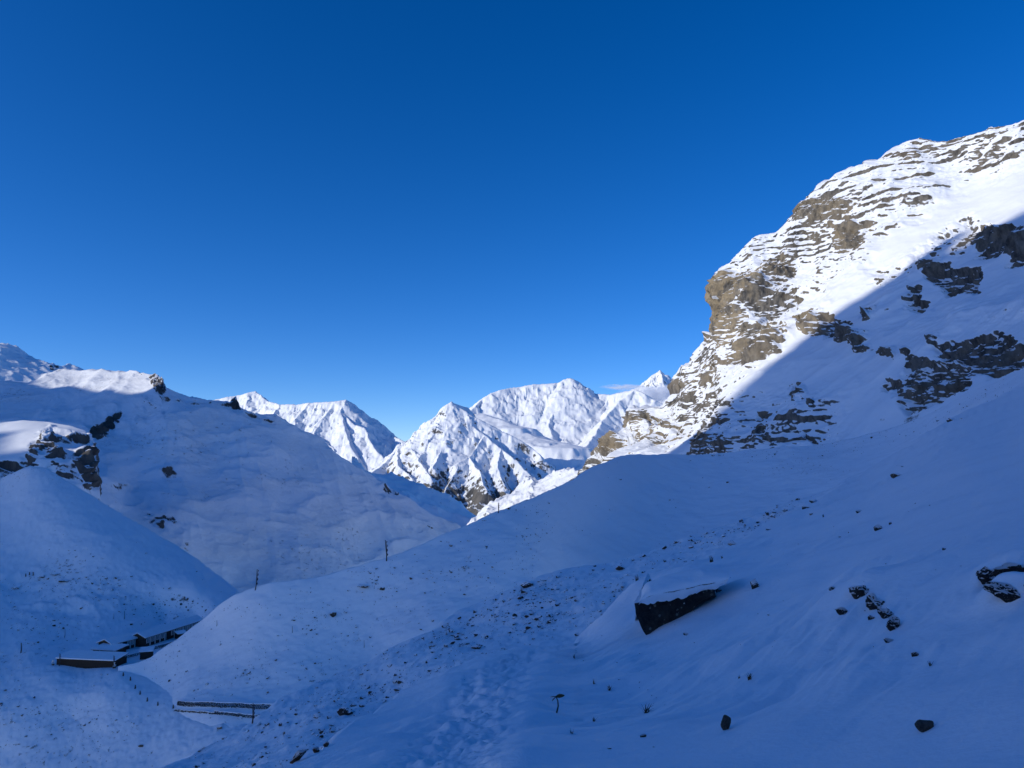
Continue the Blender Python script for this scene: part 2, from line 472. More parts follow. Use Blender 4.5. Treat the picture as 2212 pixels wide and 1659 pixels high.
# ---- left slope with the lodge terrace
skyD = [(-160, 1110), (-60, 1066), (0, 1036), (30, 1021), (65, 1004), (100, 1012), (140, 1036), (200, 1071), (250, 1101), (320, 1141), (375, 1176), (430, 1210), (462, 1233), (516, 1277), (560, 1315), (620, 1370), (700, 1450)]
ZT = -67.0
def flat(x, y, z=ZT):
    return (x, y, z / direction(x, y)[2])
ctrlD = [(-160, 1110, 400), (0, 1036, 430), (65, 1004, 432), (140, 1036, 425), (250, 1101, 410), (375, 1176, 395), (462, 1233, 380), (516, 1277, 365), (560, 1315, 350), (700, 1450, 300),
         (150, 1120, 386), (250, 1175, 372), (338, 1195, 376), (420, 1260, 352), (0, 1130, 392), (0, 1235, 352), (150, 1240, 352), (350, 1262, 350), (-160, 1235, 345), (460, 1320, 335),
         (60, 1300, 330), (200, 1300, 332), flat(0, 1410), flat(60, 1425), flat(130, 1436), flat(250, 1440), flat(250, 1400), flat(330, 1380), flat(400, 1370), flat(430, 1345), flat(350, 1350), flat(150, 1400), flat(-160, 1430),
         flat(450, 1400), (0, 1659, 225), (200, 1659, 220), (360, 1659, 212), (150, 1550, 240), (300, 1520, 241), (260, 1470, 251), (0, 1520, 244), (420, 1620, 214), (-160, 1659, 230), (600, 1600, 210)]
D = surface(skyD, [(-160, 1800), (700, 1800)], ctrlD, 340, 270, nb=10, back=0.25, curve=0.8)
knoll = np.exp(-((D.Y - 1290) / 55) ** 2) * (1 - sstep(300, 480, D.X))
D.P[..., 2] += (0.9 * fbm(D.P, 40, 3, 0.5, 3.3) * (1 - 0.8 * np.exp(-((D.Y - 1395) / 40) ** 2)) + 0.45 * fbm(D.P, 9, 4, 0.6, 5.7) + 0.14 * fbm(D.P, 2, 2, 0.5, 7.9)
                + knoll * (1.3 * ridged(D.P, 22, 3, 0.5, 11.0) + 0.4 * fbm(D.P, 5, 3, 0.5, 3.0)))
_tm = poly_mask(D.X, D.Y, [(70, 1424), (122, 1438), (252, 1445), (330, 1428), (470, 1360), (470, 1336), (350, 1338), (200, 1392)], 12)
D.P[..., 2] = D.P[..., 2] * (1 - _tm) + (ZT - 0.25 + 0.12 * fbm(D.P, 6, 2, 0.5, 2.0)) * _tm
structure(grid_object('hill', D.P, M_slope, {'rock': knoll * 0.12}), 'shaded snow cone and lodge terrace on the left')

# ---- bench with the dark cliff at the left edge
skyJ = [(-200, 925), (-80, 915), (0, 911), (50, 907), (100, 911), (150, 919), (185, 930), (203, 955), (212, 1000), (216, 1048), (218, 1090), (222, 1120)]
ctrlJ = [(-200, 925, 1000), (0, 911, 1000), (100, 911, 980), (150, 919, 950), (203, 955, 905), (216, 1048, 865), (222, 1120, 840), (0, 985, 830), (100, 930, 900), (60, 970, 835),
         (0, 1020, 805), (180, 1040, 815), (100, 1060, 790), (-200, 985, 840), (120, 1000, 815), (200, 1100, 810)]
ctrlJ = [(x, y, d * 0.72) for x, y, d in ctrlJ]
J = surface(skyJ, [(-200, 1120), (100, 1100), (216, 1130), (222, 1150)], ctrlJ, 260, 140, nb=10, back=0.25, curve=0.5)
Jw = 7 * fbm(J.P, 18, 3, 0.6, 2.0)
mj = np.maximum.reduce([poly_mask(J.X + Jw, J.Y + Jw, p, 7) * s for p, s in [
    ([(55, 975), (75, 945), (110, 920), (150, 932), (195, 940), (206, 965), (218, 1055), (190, 1050), (170, 1010), (130, 985), (100, 990)], 1.0),
    ([(-200, 1000), (0, 1000), (40, 1000), (60, 985), (90, 990), (60, 1015), (0, 1035), (-200, 1040)], 0.9),
    ([(110, 990), (165, 1005), (190, 1050), (150, 1040), (100, 1010)], 0.55)]])
nJ = normals(J.P)
hJ = J.P[..., 2] + 0.2 * J.P[..., 0] + 3 * fbm(J.P, 30, 2, 0.5, 6.0)
saw = (hJ / 7.0) % 1.0
J.P += (nJ * (mj * (5 * ridged(J.P, 26, 4, 0.55, 3.0) + 2.2 * (saw - 0.5)) + 0.7 * fbm(J.P, 30, 3, 0.5, 1.0))[..., None])
structure(grid_object('hill', J.P, M_dark, {'rock': mj * 1.1}), 'sunlit snow bench ending in a dark rock cliff')

# ---- big shaded hill on the left
skyE = [(-250, 830), (0, 822), (60, 821), (95, 809), (130, 799), (170, 801), (240, 806), (280, 804), (325, 811), (335, 808), (350, 814), (358, 829), (400, 841), (445, 853), (495, 861), (503, 855), (510, 853), (518, 871), (550, 881),
        (595, 889), (645, 921), (695, 946), (725, 976), (800, 1016), (850, 1056), (900, 1086), (950, 1116), (995, 1144), (1040, 1180)]
ctrlE = [(-250, 830, 1400), (0, 822, 1400), (60, 821, 1400), (130, 799, 1480), (240, 806, 1400), (325, 811, 1310), (342, 812, 1280), (358, 829, 1190), (400, 841, 1185), (495, 861, 1195), (595, 889, 1200), (645, 921, 1215), (800, 1016, 1250), (995, 1144, 1300), (1040, 1180, 1310),
         (350, 900, 1085), (300, 1000, 1000), (230, 1050, 900), (400, 1100, 935), (500, 1250, 880), (600, 1150, 990), (700, 1050, 1110), (800, 1150, 1105), (900, 1150, 1190), (960, 1180, 1215),
         (150, 880, 1250), (0, 900, 1200), (240, 900, 1150), (600, 950, 1135), (450, 950, 1085), (330, 1130, 885), (280, 1060, 955), (700, 1230, 950), (300, 870, 1180), (-250, 900, 1150)]
E = surface(skyE, [(-250, 1010), (0, 1010), (215, 1120), (450, 1330), (800, 1290), (1040, 1220)], ctrlE, 480, 280, nb=10, back=0.3, curve=0.6)
Ew = 8 * fbm(E.P, 30, 3, 0.6, 2.0)
me_ = np.maximum.reduce([poly_mask(E.X + Ew, E.Y + Ew * 0.6, p, 6) * s for p, s in [
    ([(318, 822), (335, 806), (352, 812), (358, 832), (345, 845), (335, 838)], 1.2),
    ([(495, 858), (505, 852), (518, 856), (524, 876), (505, 874)], 1.6),
    ([(190, 922), (220, 908), (262, 882), (268, 896), (242, 918), (232, 938), (196, 942)], 1.5),
    ([(345, 835), (400, 845), (500, 866), (595, 893), (590, 903), (480, 876), (390, 856), (345, 852)], 0.8),
    ([(300, 850), (340, 850), (380, 880), (370, 900), (320, 880)], 0.35),
    ([(350, 1010), (372, 1008), (385, 1035), (365, 1045), (350, 1030)], 0.6),
    ([(370, 1140), (390, 1150), (420, 1200), (380, 1180)], 0.35),
    ([(780, 1050), (950, 1130), (980, 1145), (900, 1150), (820, 1110)], 0.25)]])
_ac = np.stack([E.P[..., 0] * 0.85 + E.P[..., 1] * 0.5, (E.P[..., 1] * 0.85 - E.P[..., 0] * 0.5) * 0.22, 0 * E.P[..., 0]], -1)
_cl = fbm(E.P, 55, 4, 0.65, 44.0)
me_ = np.maximum(me_, 0.95 * sstep(0.50, 0.62, _cl) * sstep(0.0, 0.3, fbm(E.P, 200, 2, 0.5, 46.0)))
E.P[..., 2] += 3.2 * ridged(_ac, 70, 4, 0.55, 61.0) + 14 * fbm(E.P, 260, 3, 0.5, 5.5) + 3.2 * ridged(E.P, 90, 4, 0.5, 15.0, (1, 0.7, 2.4)) + 0.9 * fbm(E.P, 22, 3, 0.55, 2.5, (1, 1, 2)) + me_ * 4.0 * ridged(E.P, 25, 4, 0.55, 8.0)
structure(grid_object('hill', E.P, M_hill, {'rock': me_}), 'large shaded snow hill with a sunlit shoulder on top')

# ---- dark spur behind that hill
skyG = [(760, 990), (799, 1014), (845, 1022), (897, 1045), (946, 1063), (1004, 1092), (1050, 1118), (1100, 1150)]
ctrlG = [(760, 990, 3600), (845, 1022, 3500), (946, 1063, 3350), (1050, 1118, 3200), (1100, 1150, 3100), (850, 1090, 2900), (950, 1140, 2750), (1060, 1170, 2750)]
G = surface(skyG, [(760, 1120), (900, 1180), (1100, 1210)], ctrlG, 200, 80, nb=8, back=0.3, curve=0.6)
G.P[..., 2] += 22 * ridged(G.P, 260, 4, 0.5, 5.0) + 5 * fbm(G.P, 50, 3, 0.5, 1.0)
structure(grid_object('hill', G.P, M_mid, {'rock': np.full(G.P.shape[:2], 0.3)}), 'dark shaded spur in the gap behind the big hill')

# ---- far left snow mountain
skyF = [(-300, 690), (-100, 715), (0, 735), (35, 741), (65, 766), (85, 776), (100, 785), (115, 783), (128, 790), (150, 783), (170, 788), (200, 803), (260, 830), (330, 860)]
ctrlF = [(-300, 690, 6000), (0, 735, 6000), (65, 766, 6100), (115, 783, 6100), (150, 783, 6300), (200, 803, 6300), (330, 860, 6400), (0, 830, 5200), (150, 840, 5500), (-300, 800, 5200), (330, 890, 5900)]
F = surface(skyF, [(-300, 870), (330, 900)], ctrlF, 260, 110, nb=8, back=0.25, curve=0.6)
mf = np.maximum(poly_mask(F.X, F.Y, [(98, 782), (115, 780), (130, 788), (128, 800), (108, 798)], 4) * 1.2, poly_mask(F.X, F.Y, [(150, 780), (205, 803), (200, 815), (165, 805)], 6) * 0.5)
F.P[..., 2] += 25 * fbm(F.P, 420, 4, 0.5, 5.0) + 10 * ridged(F.P, 130, 3, 0.5, 9.0) - 12
structure(grid_object('mountain', F.P, M_far, {'rock': mf}), 'bluish snow mountain in shade at the left edge')

# ---- right mountain with the banded cliff
skyR = [(1180, 1085), (1215, 1060), (1235, 1034), (1262, 1006), (1289, 979), (1298, 960), (1306, 941), (1350, 924), (1356, 905), (1363, 886), (1388, 878), (1426, 872), (1440, 858), (1451, 845), (1456, 815), (1470, 788), (1489, 781),
        (1508, 758), (1543, 718), (1546, 668), (1550, 615), (1564, 583), (1582, 572), (1589, 555), (1625, 516), (1675, 498), (1717, 452), (1722, 430), (1781, 391), (1834, 366), (1866, 359), (1870, 347), (1898, 345),
        (1923, 331), (1955, 304), (1984, 295), (2044, 295), (2101, 281), (2133, 274), (2140, 269), (2212, 265), (2480, 240)]
ctrlR = [(1180, 1085, 1180), (1235, 1034, 1150), (1289, 979, 1120), (1306, 941, 1110), (1350, 924, 1090), (1363, 886, 1080), (1426, 872, 1060), (1456, 815, 1040), (1489, 781, 1030), (1543, 718, 1000),
         (1547, 668, 1000), (1550, 615, 1010), (1589, 555, 1020), (1625, 516, 1020), (1675, 498, 1010), (1717, 452, 1010), (1781, 391, 1000), (1870, 350, 980), (1955, 304, 960), (2044, 295, 920), (2133, 274, 880), (2212, 265, 850), (2480, 240, 800),
         (1260, 1060, 1010), (1300, 995, 960), (1400, 985, 850), (1500, 980, 760), (1600, 975, 680), (1700, 968, 620), (1850, 955, 560), (2000, 905, 490), (2212, 805, 420), (2480, 700, 380), (1500, 1060, 740), (2000, 1000, 480), (1300, 1080, 940),
         (1600, 700, 890), (1600, 850, 770), (1700, 800, 740), (1850, 650, 760), (2000, 500, 790), (2212, 450, 700), (2212, 600, 570), (2000, 700, 610), (1850, 800, 640), (1700, 600, 930), (1800, 500, 930), (1420, 930, 950), (2100, 380, 850), (1900, 430, 900), (2480, 450, 660)]
R = surface(skyR, [(1180, 1110), (1300, 1070), (1500, 1040), (1850, 1010), (2212, 860), (2480, 760)], ctrlR, 700, 480, nb=12, back=0.25, curve=0.6)
rockM = [
    ([(1170, 1100), (1200, 1040), (1280, 960), (1300, 900), (1350, 860), (1440, 830), (1500, 720), (1530, 700), (1530, 560), (1600, 480), (1700, 400), (1850, 320), (1950, 270), (2480, 200),
      (2480, 270), (2212, 340), (2110, 383), (2020, 430), (1985, 472), (1935, 492), (1900, 520), (1880, 590), (1810, 620), (1790, 650), (1735, 672), (1705, 705), (1690, 755), (1620, 800), (1560, 835), (1505, 950), (1440, 975), (1300, 1075)], 0.16, 12),
    ([(1722, 420), (1790, 425), (1840, 438), (1835, 464), (1720, 466)], 0.95, 6),
    ([(1799, 494), (1835, 486), (1872, 490), (1868, 530), (1822, 541), (1800, 520)], 1.2, 6),
    ([(1640, 566), (1690, 556), (1715, 570), (1706, 600), (1650, 598)], 1.15, 6),
    ([(1540, 605), (1585, 588), (1640, 598), (1664, 618), (1618, 645), (1592, 690), (1562, 735), (1538, 725)], 1.15, 8),
    ([(1600, 690), (1680, 690), (1690, 740), (1630, 790), (1580, 780)], 0.85, 10),
    ([(1600, 610), (1700, 610), (1720, 650), (1640, 680)], 0.8, 10),
    ([(1720, 676), (1756, 670), (1764, 712), (1726, 706)], 1.2, 5),
    ([(1745, 672), (1810, 688), (1850, 706), (1850, 738), (1810, 727), (1760, 715)], 1.0, 5),
    ([(2076, 491), (2130, 486), (2212, 510), (2480, 560), (2480, 620), (2212, 557), (2197, 563), (2101, 535), (2062, 547), (2069, 523)], 1.0, 5),
    ([(1980, 573), (2030, 570), (2115, 583), (2101, 620), (2044, 627), (1998, 596)], 1.15, 5),
    ([(1955, 618), (1975, 625), (1995, 660), (1946, 652)], 1.0, 5), ([(1864, 688), (1890, 674), (1890, 692)], 1.0, 4),
    ([(1852, 729), (1884, 724), (1884, 760), (1854, 750)], 1.15, 5), ([(1904, 756), (1920, 755), (1926, 772), (1912, 770)], 1.0, 4),
    ([(2012, 743), (2044, 733), (2066, 747), (2101, 729), (2158, 722), (2212, 740), (2480, 790), (2480, 860), (2212, 795), (2154, 809), (2122, 799), (2083, 778), (2037, 760)], 1.2, 6),
    ([(1952, 765), (2030, 775), (2066, 790), (2101, 811), (2083, 834), (2030, 863), (1995, 881), (1959, 895), (1938, 871), (1934, 838), (1906, 834), (1916, 816), (1952, 832), (1962, 797)], 0.92, 6),
    ([(2040, 775), (2110, 800), (2090, 834), (2040, 850), (2030, 810)], 1.2, 6),
    ([(1704, 830), (1725, 830), (1738, 852), (1707, 852)], 1.0, 4), ([(1632, 879), (1655, 873), (1656, 886), (1634, 890)], 0.9, 4),
    ([(1634, 905), (1650, 915), (1660, 950), (1629, 938)], 1.05, 4), ([(1728, 922), (1740, 925), (1772, 962), (1755, 958)], 1.0, 4), ([(1738, 868), (1760, 878), (1752, 886)], 0.9, 4),
    ([(1551, 852), (1563, 870), (1537, 917), (1508, 972), (1494, 948), (1531, 904)], 1.1, 5), ([(1498, 945), (1530, 935), (1575, 955), (1570, 975), (1495, 978)], 0.75, 6),
    ([(1668, 742), (1690, 756), (1684, 768), (1665, 754)], 1.0, 4),
    ([(1500, 880), (1580, 850), (1800, 850), (1790, 970), (1490, 985)], 0.20, 30), ([(1850, 640), (2212, 620), (2300, 720), (1950, 760)], 0.10, 40),
    ([(1880, 590), (1960, 560), (2080, 470), (2100, 490), (1980, 580), (1900, 620)], 0.45, 15), ([(1370, 885), (1395, 880), (1385, 910), (1362, 905)], 1.0, 4), ([(1300, 945), (1345, 925), (1340, 960), (1305, 985), (1290, 990)], 0.95, 6),
    ([(1400, 895), (1450, 908), (1470, 930), (1410, 912)], 1.0, 5), ([(1360, 930), (1430, 940), (1440, 965), (1380, 950)], 0.95, 6), ([(1235, 1030), (1260, 1010), (1262, 1040), (1240, 1055)], 0.95, 6)]
wx = 20 * fbm(R.P, 50, 5, 0.68, 2.0); wy = 13 * fbm(R.P, 36, 5, 0.68, 12.0)
mr = np.zeros(R.X.shape)
for poly, val, soft in rockM:
    val = val * 0.86 if val > 0.8 else val
    mr = np.maximum(mr, val * poly_mask(R.X + wx, R.Y + wy, poly, soft * 1.6))
RISER = {}
def shape_R(P, m):
    n = normals(P)
    out = n.copy(); out[..., 2] *= 0.25
    big = 16 * ridged(P, 130, 4, 0.5, 3.3, (1, 1, 0.7)) + 6 * fbm(P, 60, 3, 0.5, 6.0)
    mm = np.clip(m * 4.2, 0, 1) * (0.55 + 0.45 * np.clip(m * 1.4, 0, 1))
    P = P + n * ((0.25 + 0.75 * mm) * big * sstep(0, 60, P[..., 2] + 40))[..., None]
    # bedding ledges, dipping gently
    wl_ = sstep(250, -50, P[..., 0])
    h = P[..., 2] + (0.05 + 0.30 * wl_) * P[..., 0] - 0.05 * P[..., 1] + 5 * fbm(P, 70, 3, 0.5, 9.0)
    def ledge(T, seed):
        t = h / T + 0.6 * fbm(P, T * 5, 2, 0.5, seed)
        f = t - np.floor(t)
        k = 0.6 + 0.4 * np.sin(np.floor(t) * 12.9898 + seed)
        RISER[T] = np.exp(-((f - 0.11) / 0.10) ** 2) * np.clip(k * 1.6 - 0.5, 0, 1)
        return (sstep(0.0, 0.22, f) - f) * k
    brk = 0.55 + 0.45 * fbm(P, 25, 3, 0.6, 17.0)
    b2 = sstep(-0.25, 0.45, fbm(P, 60, 3, 0.6, 71.0)); b3 = sstep(-0.2, 0.4, fbm(P, 30, 3, 0.6, 73.0))
    step = 6.0 * ledge(21.0, 1.0) * b2 + 4.6 * ledge(8.5, 2.0) * b3 + 2.2 * ledge(3.6, 3.0) * np.clip(brk, 0, 2)
    crag = 4.0 * ridged(P, 34, 4, 0.55, 23.0, (1, 1, 0.45)) + 2.2 * ridged(P, 11, 4, 0.6, 43.0) + 0.9 * fbm(P, 4, 3, 0.6, 29.0)
    gl = np.stack([(P[..., 0] * 0.75 + P[..., 1] * 0.66), (P[..., 1] * 0.75 - P[..., 0] * 0.66) * 0.25, P[..., 2] * 0.22], -1)
    crag = crag + 4.5 * ridged(gl, 26, 4, 0.55, 83.0) * (0.4 + 0.6 * b2)
    crag = crag + sstep(0.6, 0.9, m) * (4.0 * ridged(P, 15, 5, 0.6, 53.0, (1, 1, 0.5)) + 2.0 * ledge(5.0, 7.0))
    P = P + out * (mm * (step + crag))[..., None]
    sm = 1 - mm
    P[..., 2] += sm * (1.3 * fbm(P, 35, 3, 0.5, 33.0) + 0.30 * fbm(P, 8, 3, 0.55, 35.0))
    return P
R.P = shape_R(R.P, mr)
_pt = sstep(-0.5, -0.1, fbm(R.P, 80, 3, 0.6, 91.0))
mr = mr + sstep(0.10, 0.18, mr) * np.clip(0.8 * RISER[21.0] * _pt + 0.65 * RISER[8.5] * sstep(-0.25, 0.15, fbm(R.P, 45, 3, 0.6, 95.0)) + 0.42 * RISER[3.6] * sstep(-0.1, 0.2, fbm(R.P, 30, 3, 0.6, 97.0)), 0, 0.8)
tanR = np.zeros(R.X.shape)
for poly, val, soft in [([(1530, 590), (1640, 590), (1670, 620), (1610, 660), (1600, 780), (1530, 740)], 1.0, 14), ([(1600, 690), (1720, 660), (1770, 670), (1770, 715), (1690, 740), (1600, 800)], 0.7, 14),
                        ([(1790, 480), (1880, 480), (1875, 540), (1810, 545)], 0.6, 8), ([(1720, 420), (1850, 430), (1840, 470), (1720, 470)], 0.5, 8), ([(1280, 930), (1450, 870), (1480, 960), (1300, 1020)], 0.8, 20),
                        ([(1560, 740), (1660, 720), (1600, 800), (1480, 850), (1450, 830)], 0.6, 14), ([(1640, 550), (1720, 550), (1710, 605), (1640, 605)], 0.4, 8)]:
    tanR = np.maximum(tanR, val * poly_mask(R.X + wx, R.Y + wy, poly, soft))
structure(grid_object('mountain', R.P, M_cliff, {'rock': mr, 'tan': tanR}), 'banded rock and snow mountain rising on the right')

# ---- lit ridge foot in the gap
skyK = [(1000, 1135), (1035, 1107), (1087, 1074), (1136, 1034), (1180, 1026), (1215, 1022), (1240, 1010), (1265, 1000), (1330, 995)]
ctrlK = [(1000, 1135, 2300), (1035, 1107, 2300), (1136, 1034, 2500), (1232, 1034, 1950), (1330, 995, 1650), (1100, 1110, 2000), (1200, 1090, 1700), (1320, 1060, 1400), (1050, 1150, 1900)]
K = surface(skyK, [(1000, 1180), (1100, 1150), (1330, 1080)], ctrlK, 240, 100, nb=8, back=0.3, curve=0.6)
K.P[..., 2] += 16 * ridged(K.P, 120, 4, 0.55, 5.0, (1, 0.6, 1)) + 4 * fbm(K.P, 25, 3, 0.5, 1.0)
structure(grid_object('hill', K.P, M_far, {'rock': np.full(K.P.shape[:2], 0.25)}), 'sunlit ribbed snow ridge in the valley gap')

# ---- far sunlit ranges, built from their ridge lines
def range_mesh(name, label, ridges, x0, x1, d0, d1, nx, nd, k, warp, ribs, seed, lowrock=None, base=0.25, gain=1.0):
    seg = []
    for rl in ridges:
        kk = k
        if isinstance(rl, tuple): kk, rl = rl
        W = at(np.array([p[0] for p in rl]), np.array([p[1] for p in rl]), np.array([p[2] for p in rl]))
        for a, b in zip(W[:-1], W[1:]): seg.append((a, b, kk))
    tx = (np.linspace(x0, x1, nx) - PX_W / 2) / FOC
    dd = np.linspace(d0, d1, nd)
    T, Dd = np.meshgrid(tx, dd)
    P = np.stack([T * Dd, Dd, np.zeros_like(Dd)], -1)
    Q = P.copy()
    Q[..., 0] += warp * fbm(P, warp * 9, 3, 0.5, seed); Q[..., 1] += warp * 2 * fbm(P, warp * 9, 3, 0.5, seed + 5)
    z = np.full(T.shape, -1e9); near = np.full(T.shape, 1e9); along = np.zeros(T.shape); flatm = np.ones(T.shape); q0 = 0.0
    for a, b, kk in seg:
        ab = (b - a)[:2]; L2 = ab @ ab
        t = np.clip(((Q[..., 0] - a[0]) * ab[0] + (Q[..., 1] - a[1]) * ab[1]) / L2, 0, 1)
        ds = np.hypot(Q[..., 0] - a[0] - t * ab[0], Q[..., 1] - a[1] - t * ab[1])
        zz = a[2] + t * (b[2] - a[2]) - (kk * ds * (1 - 0.12 * np.clip(ds / 3000, 0, 1)) if kk > 0.5 else kk * np.minimum(ds, 520) + 1.1 * np.maximum(ds - 520, 0))
        side = np.sign((Q[..., 0] - a[0]) * ab[1] - (Q[..., 1] - a[1]) * ab[0])
        up = zz > z
        near = np.where(up, ds, near); along = np.where(up, q0 + t * math.sqrt(L2) + 5000 * side, along); flatm = np.where(up, 1.0 if kk > 0.5 else 0.12, flatm)
        q0 += math.sqrt(L2)
        z = np.maximum(z, zz)
    P[..., 2] = z
    e = sstep(0, ribs * 0.9, near) * 0.85 + 0.15
    Fl = np.stack([along + 0.5 * ribs * fbm(P, ribs * 2, 3, 0.5, seed + 4), near * 0.22, np.zeros_like(near)], -1)
    P[..., 2] += gain * e * flatm * (0.20 * ribs * ridged(P, ribs * 1.9, 5, 0.5, seed + 2) + 0.17 * ribs * ridged(Fl, ribs * 0.9, 3, 0.55, seed + 7) + 0.10 * ribs * ridged(Fl, ribs * 0.32, 3, 0.6, seed + 8) + 0.05 * ribs * fbm(P, ribs * 0.25, 2, 0.5, seed))
    rk = np.full(T.shape, base)
    if lowrock is not None:
        rk = rk + 0.75 * (1 - sstep(lowrock[0], lowrock[1], P[..., 2] + 150 * fbm(P, 500, 3, 0.5, seed + 9)))
    return structure(grid_object(name, P, M_far, {'rock': rk}), label)

H1 = [[(440, 868, 21500), (510, 854, 21500), (535, 849, 21500), (553, 844, 21500), (579, 867, 21000), (605, 873, 20500), (640, 873, 20300), (669, 869, 20200), (724, 867, 20000), (747, 862, 20000), (767, 873, 20100), (787, 899, 20100), (811, 904, 20100), (825, 931, 20000), (857, 945, 19500), (871, 951, 19200), (905, 975, 18800)],
      [(747, 862, 20000), (735, 890, 19500), (765, 915, 19000), (790, 925, 18700), (800, 955, 18200), (830, 990, 17500)],
      [(724, 867, 20000), (700, 900, 19300), (680, 935, 18700), (720, 970, 18000)], [(669, 869, 20200), (640, 905, 19400), (630, 940, 18700)], [(605, 873, 20500), (590, 900, 19800), (560, 930, 19000)],
      [(553, 844, 21500), (560, 875, 21000), (540, 900, 20400)], [(735, 890, 19500), (745, 930, 18600), (770, 985, 17600)]]
range_mesh('mountain', 'jagged sunlit snow range behind the big hill', H1, 420, 940, 16200, 22500, 360, 190, 0.85, 45, 220, 3.0, base=0.22, gain=0.7)

H2 = [[(780, 1035, 9600), (810, 1015, 9900), (830, 1000, 10200), (858, 968, 10500), (880, 950, 10700), (920, 922, 10900), (950, 890, 11000), (965, 874, 11000), (975, 867, 11000), (990, 874, 11200), (1010, 880, 11500)],
      [(975, 867, 11000), (1005, 888, 10900), (1050, 912, 10800), (1100, 937, 10700), (1150, 966, 10600), (1170, 985, 10400)],
      [(975, 867, 11000), (1000, 900, 10800), (1030, 928, 10600), (1048, 940, 10500), (1030, 965, 10200), (1013, 986, 10000), (990, 998, 9800), (984, 1023, 9600), (961, 1058, 9200), (940, 1085, 8900)],
      [(1048, 940, 10500), (1080, 968, 10250), (1115, 993, 10000), (1142, 1023, 9700), (1156, 1040, 9500)], [(920, 922, 10900), (925, 955, 10500), (905, 990, 10000), (930, 1030, 9400)],
      [(858, 968, 10500), (860, 1000, 10000), (890, 1035, 9500)], [(960, 930, 10600), (955, 975, 10100), (935, 1010, 9600)], [(1013, 986, 10000), (1040, 1025, 9500), (1050, 1060, 9100)], [(1080, 968, 10250), (1075, 1010, 9700), (1090, 1050, 9300)]]
range_mesh('mountain', 'pointed snow pyramid peak in the middle of the gap', H2, 770, 1200, 8400, 12200, 400, 240, 0.92, 28, 170, 13.0, lowrock=(-430, 180), base=0.34, gain=0.85)

H3 = [[(1010, 892, 15800), (1027, 875, 16200), (1043, 860, 16500), (1060, 848, 16600), (1100, 838, 16900), (1156, 829, 17000), (1202, 827, 17000), (1215, 820, 17000), (1227, 816, 17000), (1240, 818, 17000), (1254, 826, 17000), (1284, 849, 16900), (1320, 852, 16700), (1350, 845, 16500), (1372, 840, 16400), (1395, 850, 16200), (1415, 864, 16000), (1470, 890, 15600)],
      [(1227, 816, 17000), (1221, 850, 16520), (1200, 885, 15980), (1185, 915, 15450), (1190, 940, 14900)], [(1156, 829, 17000), (1140, 860, 16560), (1150, 890, 16050)], [(1100, 838, 16900), (1085, 865, 16500)], [(1190, 827, 17000), (1180, 862, 16480), (1160, 895, 15950)],
      [(1284, 849, 16900), (1275, 880, 16380), (1250, 915, 15700), (1215, 950, 14900)], [(1254, 826, 17000), (1250, 866, 16400), (1228, 905, 15750)], [(1320, 852, 16700), (1300, 885, 16150), (1280, 920, 15400)],
      [(1372, 840, 16400), (1335, 870, 15950), (1305, 905, 15200), (1285, 940, 14300), (1265, 965, 13500), (1225, 985, 12700), (1180, 1010, 12000)],
      [(1415, 864, 16000), (1380, 900, 15300), (1340, 950, 13900), (1290, 990, 12600), (1230, 1015, 11800)],
      (0.22, [(1040, 892, 14800), (1100, 915, 14000), (1160, 945, 13200), (1215, 955, 12900)])]
range_mesh('mountain', 'broad sunlit snow massif with a rounded summit', H3, 990, 1480, 9300, 18200, 400, 280, 0.80, 40, 220, 23.0, base=0.20, gain=0.6)

H4 = [[(1350, 850, 34000), (1380, 833, 34000), (1405, 812, 34000), (1426, 799, 34000), (1437, 812, 34200), (1460, 835, 34300), (1500, 860, 34500)], [(1426, 799, 34000), (1432, 822, 33000), (1440, 850, 32000)], [(1405, 812, 34000), (1412, 835, 33000)]]
range_mesh('mountain', 'small distant snow peak rising above the cloud', H4, 1340, 1520, 30500, 36000, 150, 110, 0.9, 50, 380, 33.0, base=0.42)

# ---- ridge west of the camera, outside the picture, that keeps the valley in shade
def west_ridge(crest, half, slope, seed, label):
    c = np.array(crest, float)
    y = np.linspace(c[0, 1], c[-1, 1], 260)
    cx = np.interp(y, c[:, 1], c[:, 0]); cz = np.interp(y, c[:, 1], c[:, 2])
    off = np.concatenate([-np.linspace(1, 0, 40) ** 1.5, np.linspace(0, 1, 40)[1:] ** 1.5]) * half
    O, Y = np.meshgrid(off, y)
    P = np.stack([cx[:, None] + O, Y, cz[:, None] - slope * np.abs(O)], -1)
    P[..., 2] += 30 * ridged(P, 220, 4, 0.5, seed) * sstep(0, 150, np.abs(O)) + 5 * fbm(P, 40, 3, 0.5, seed)
    return structure(grid_object('mountain', P, M_mid, {'rock': np.full(O.shape, 0.4)}), label)

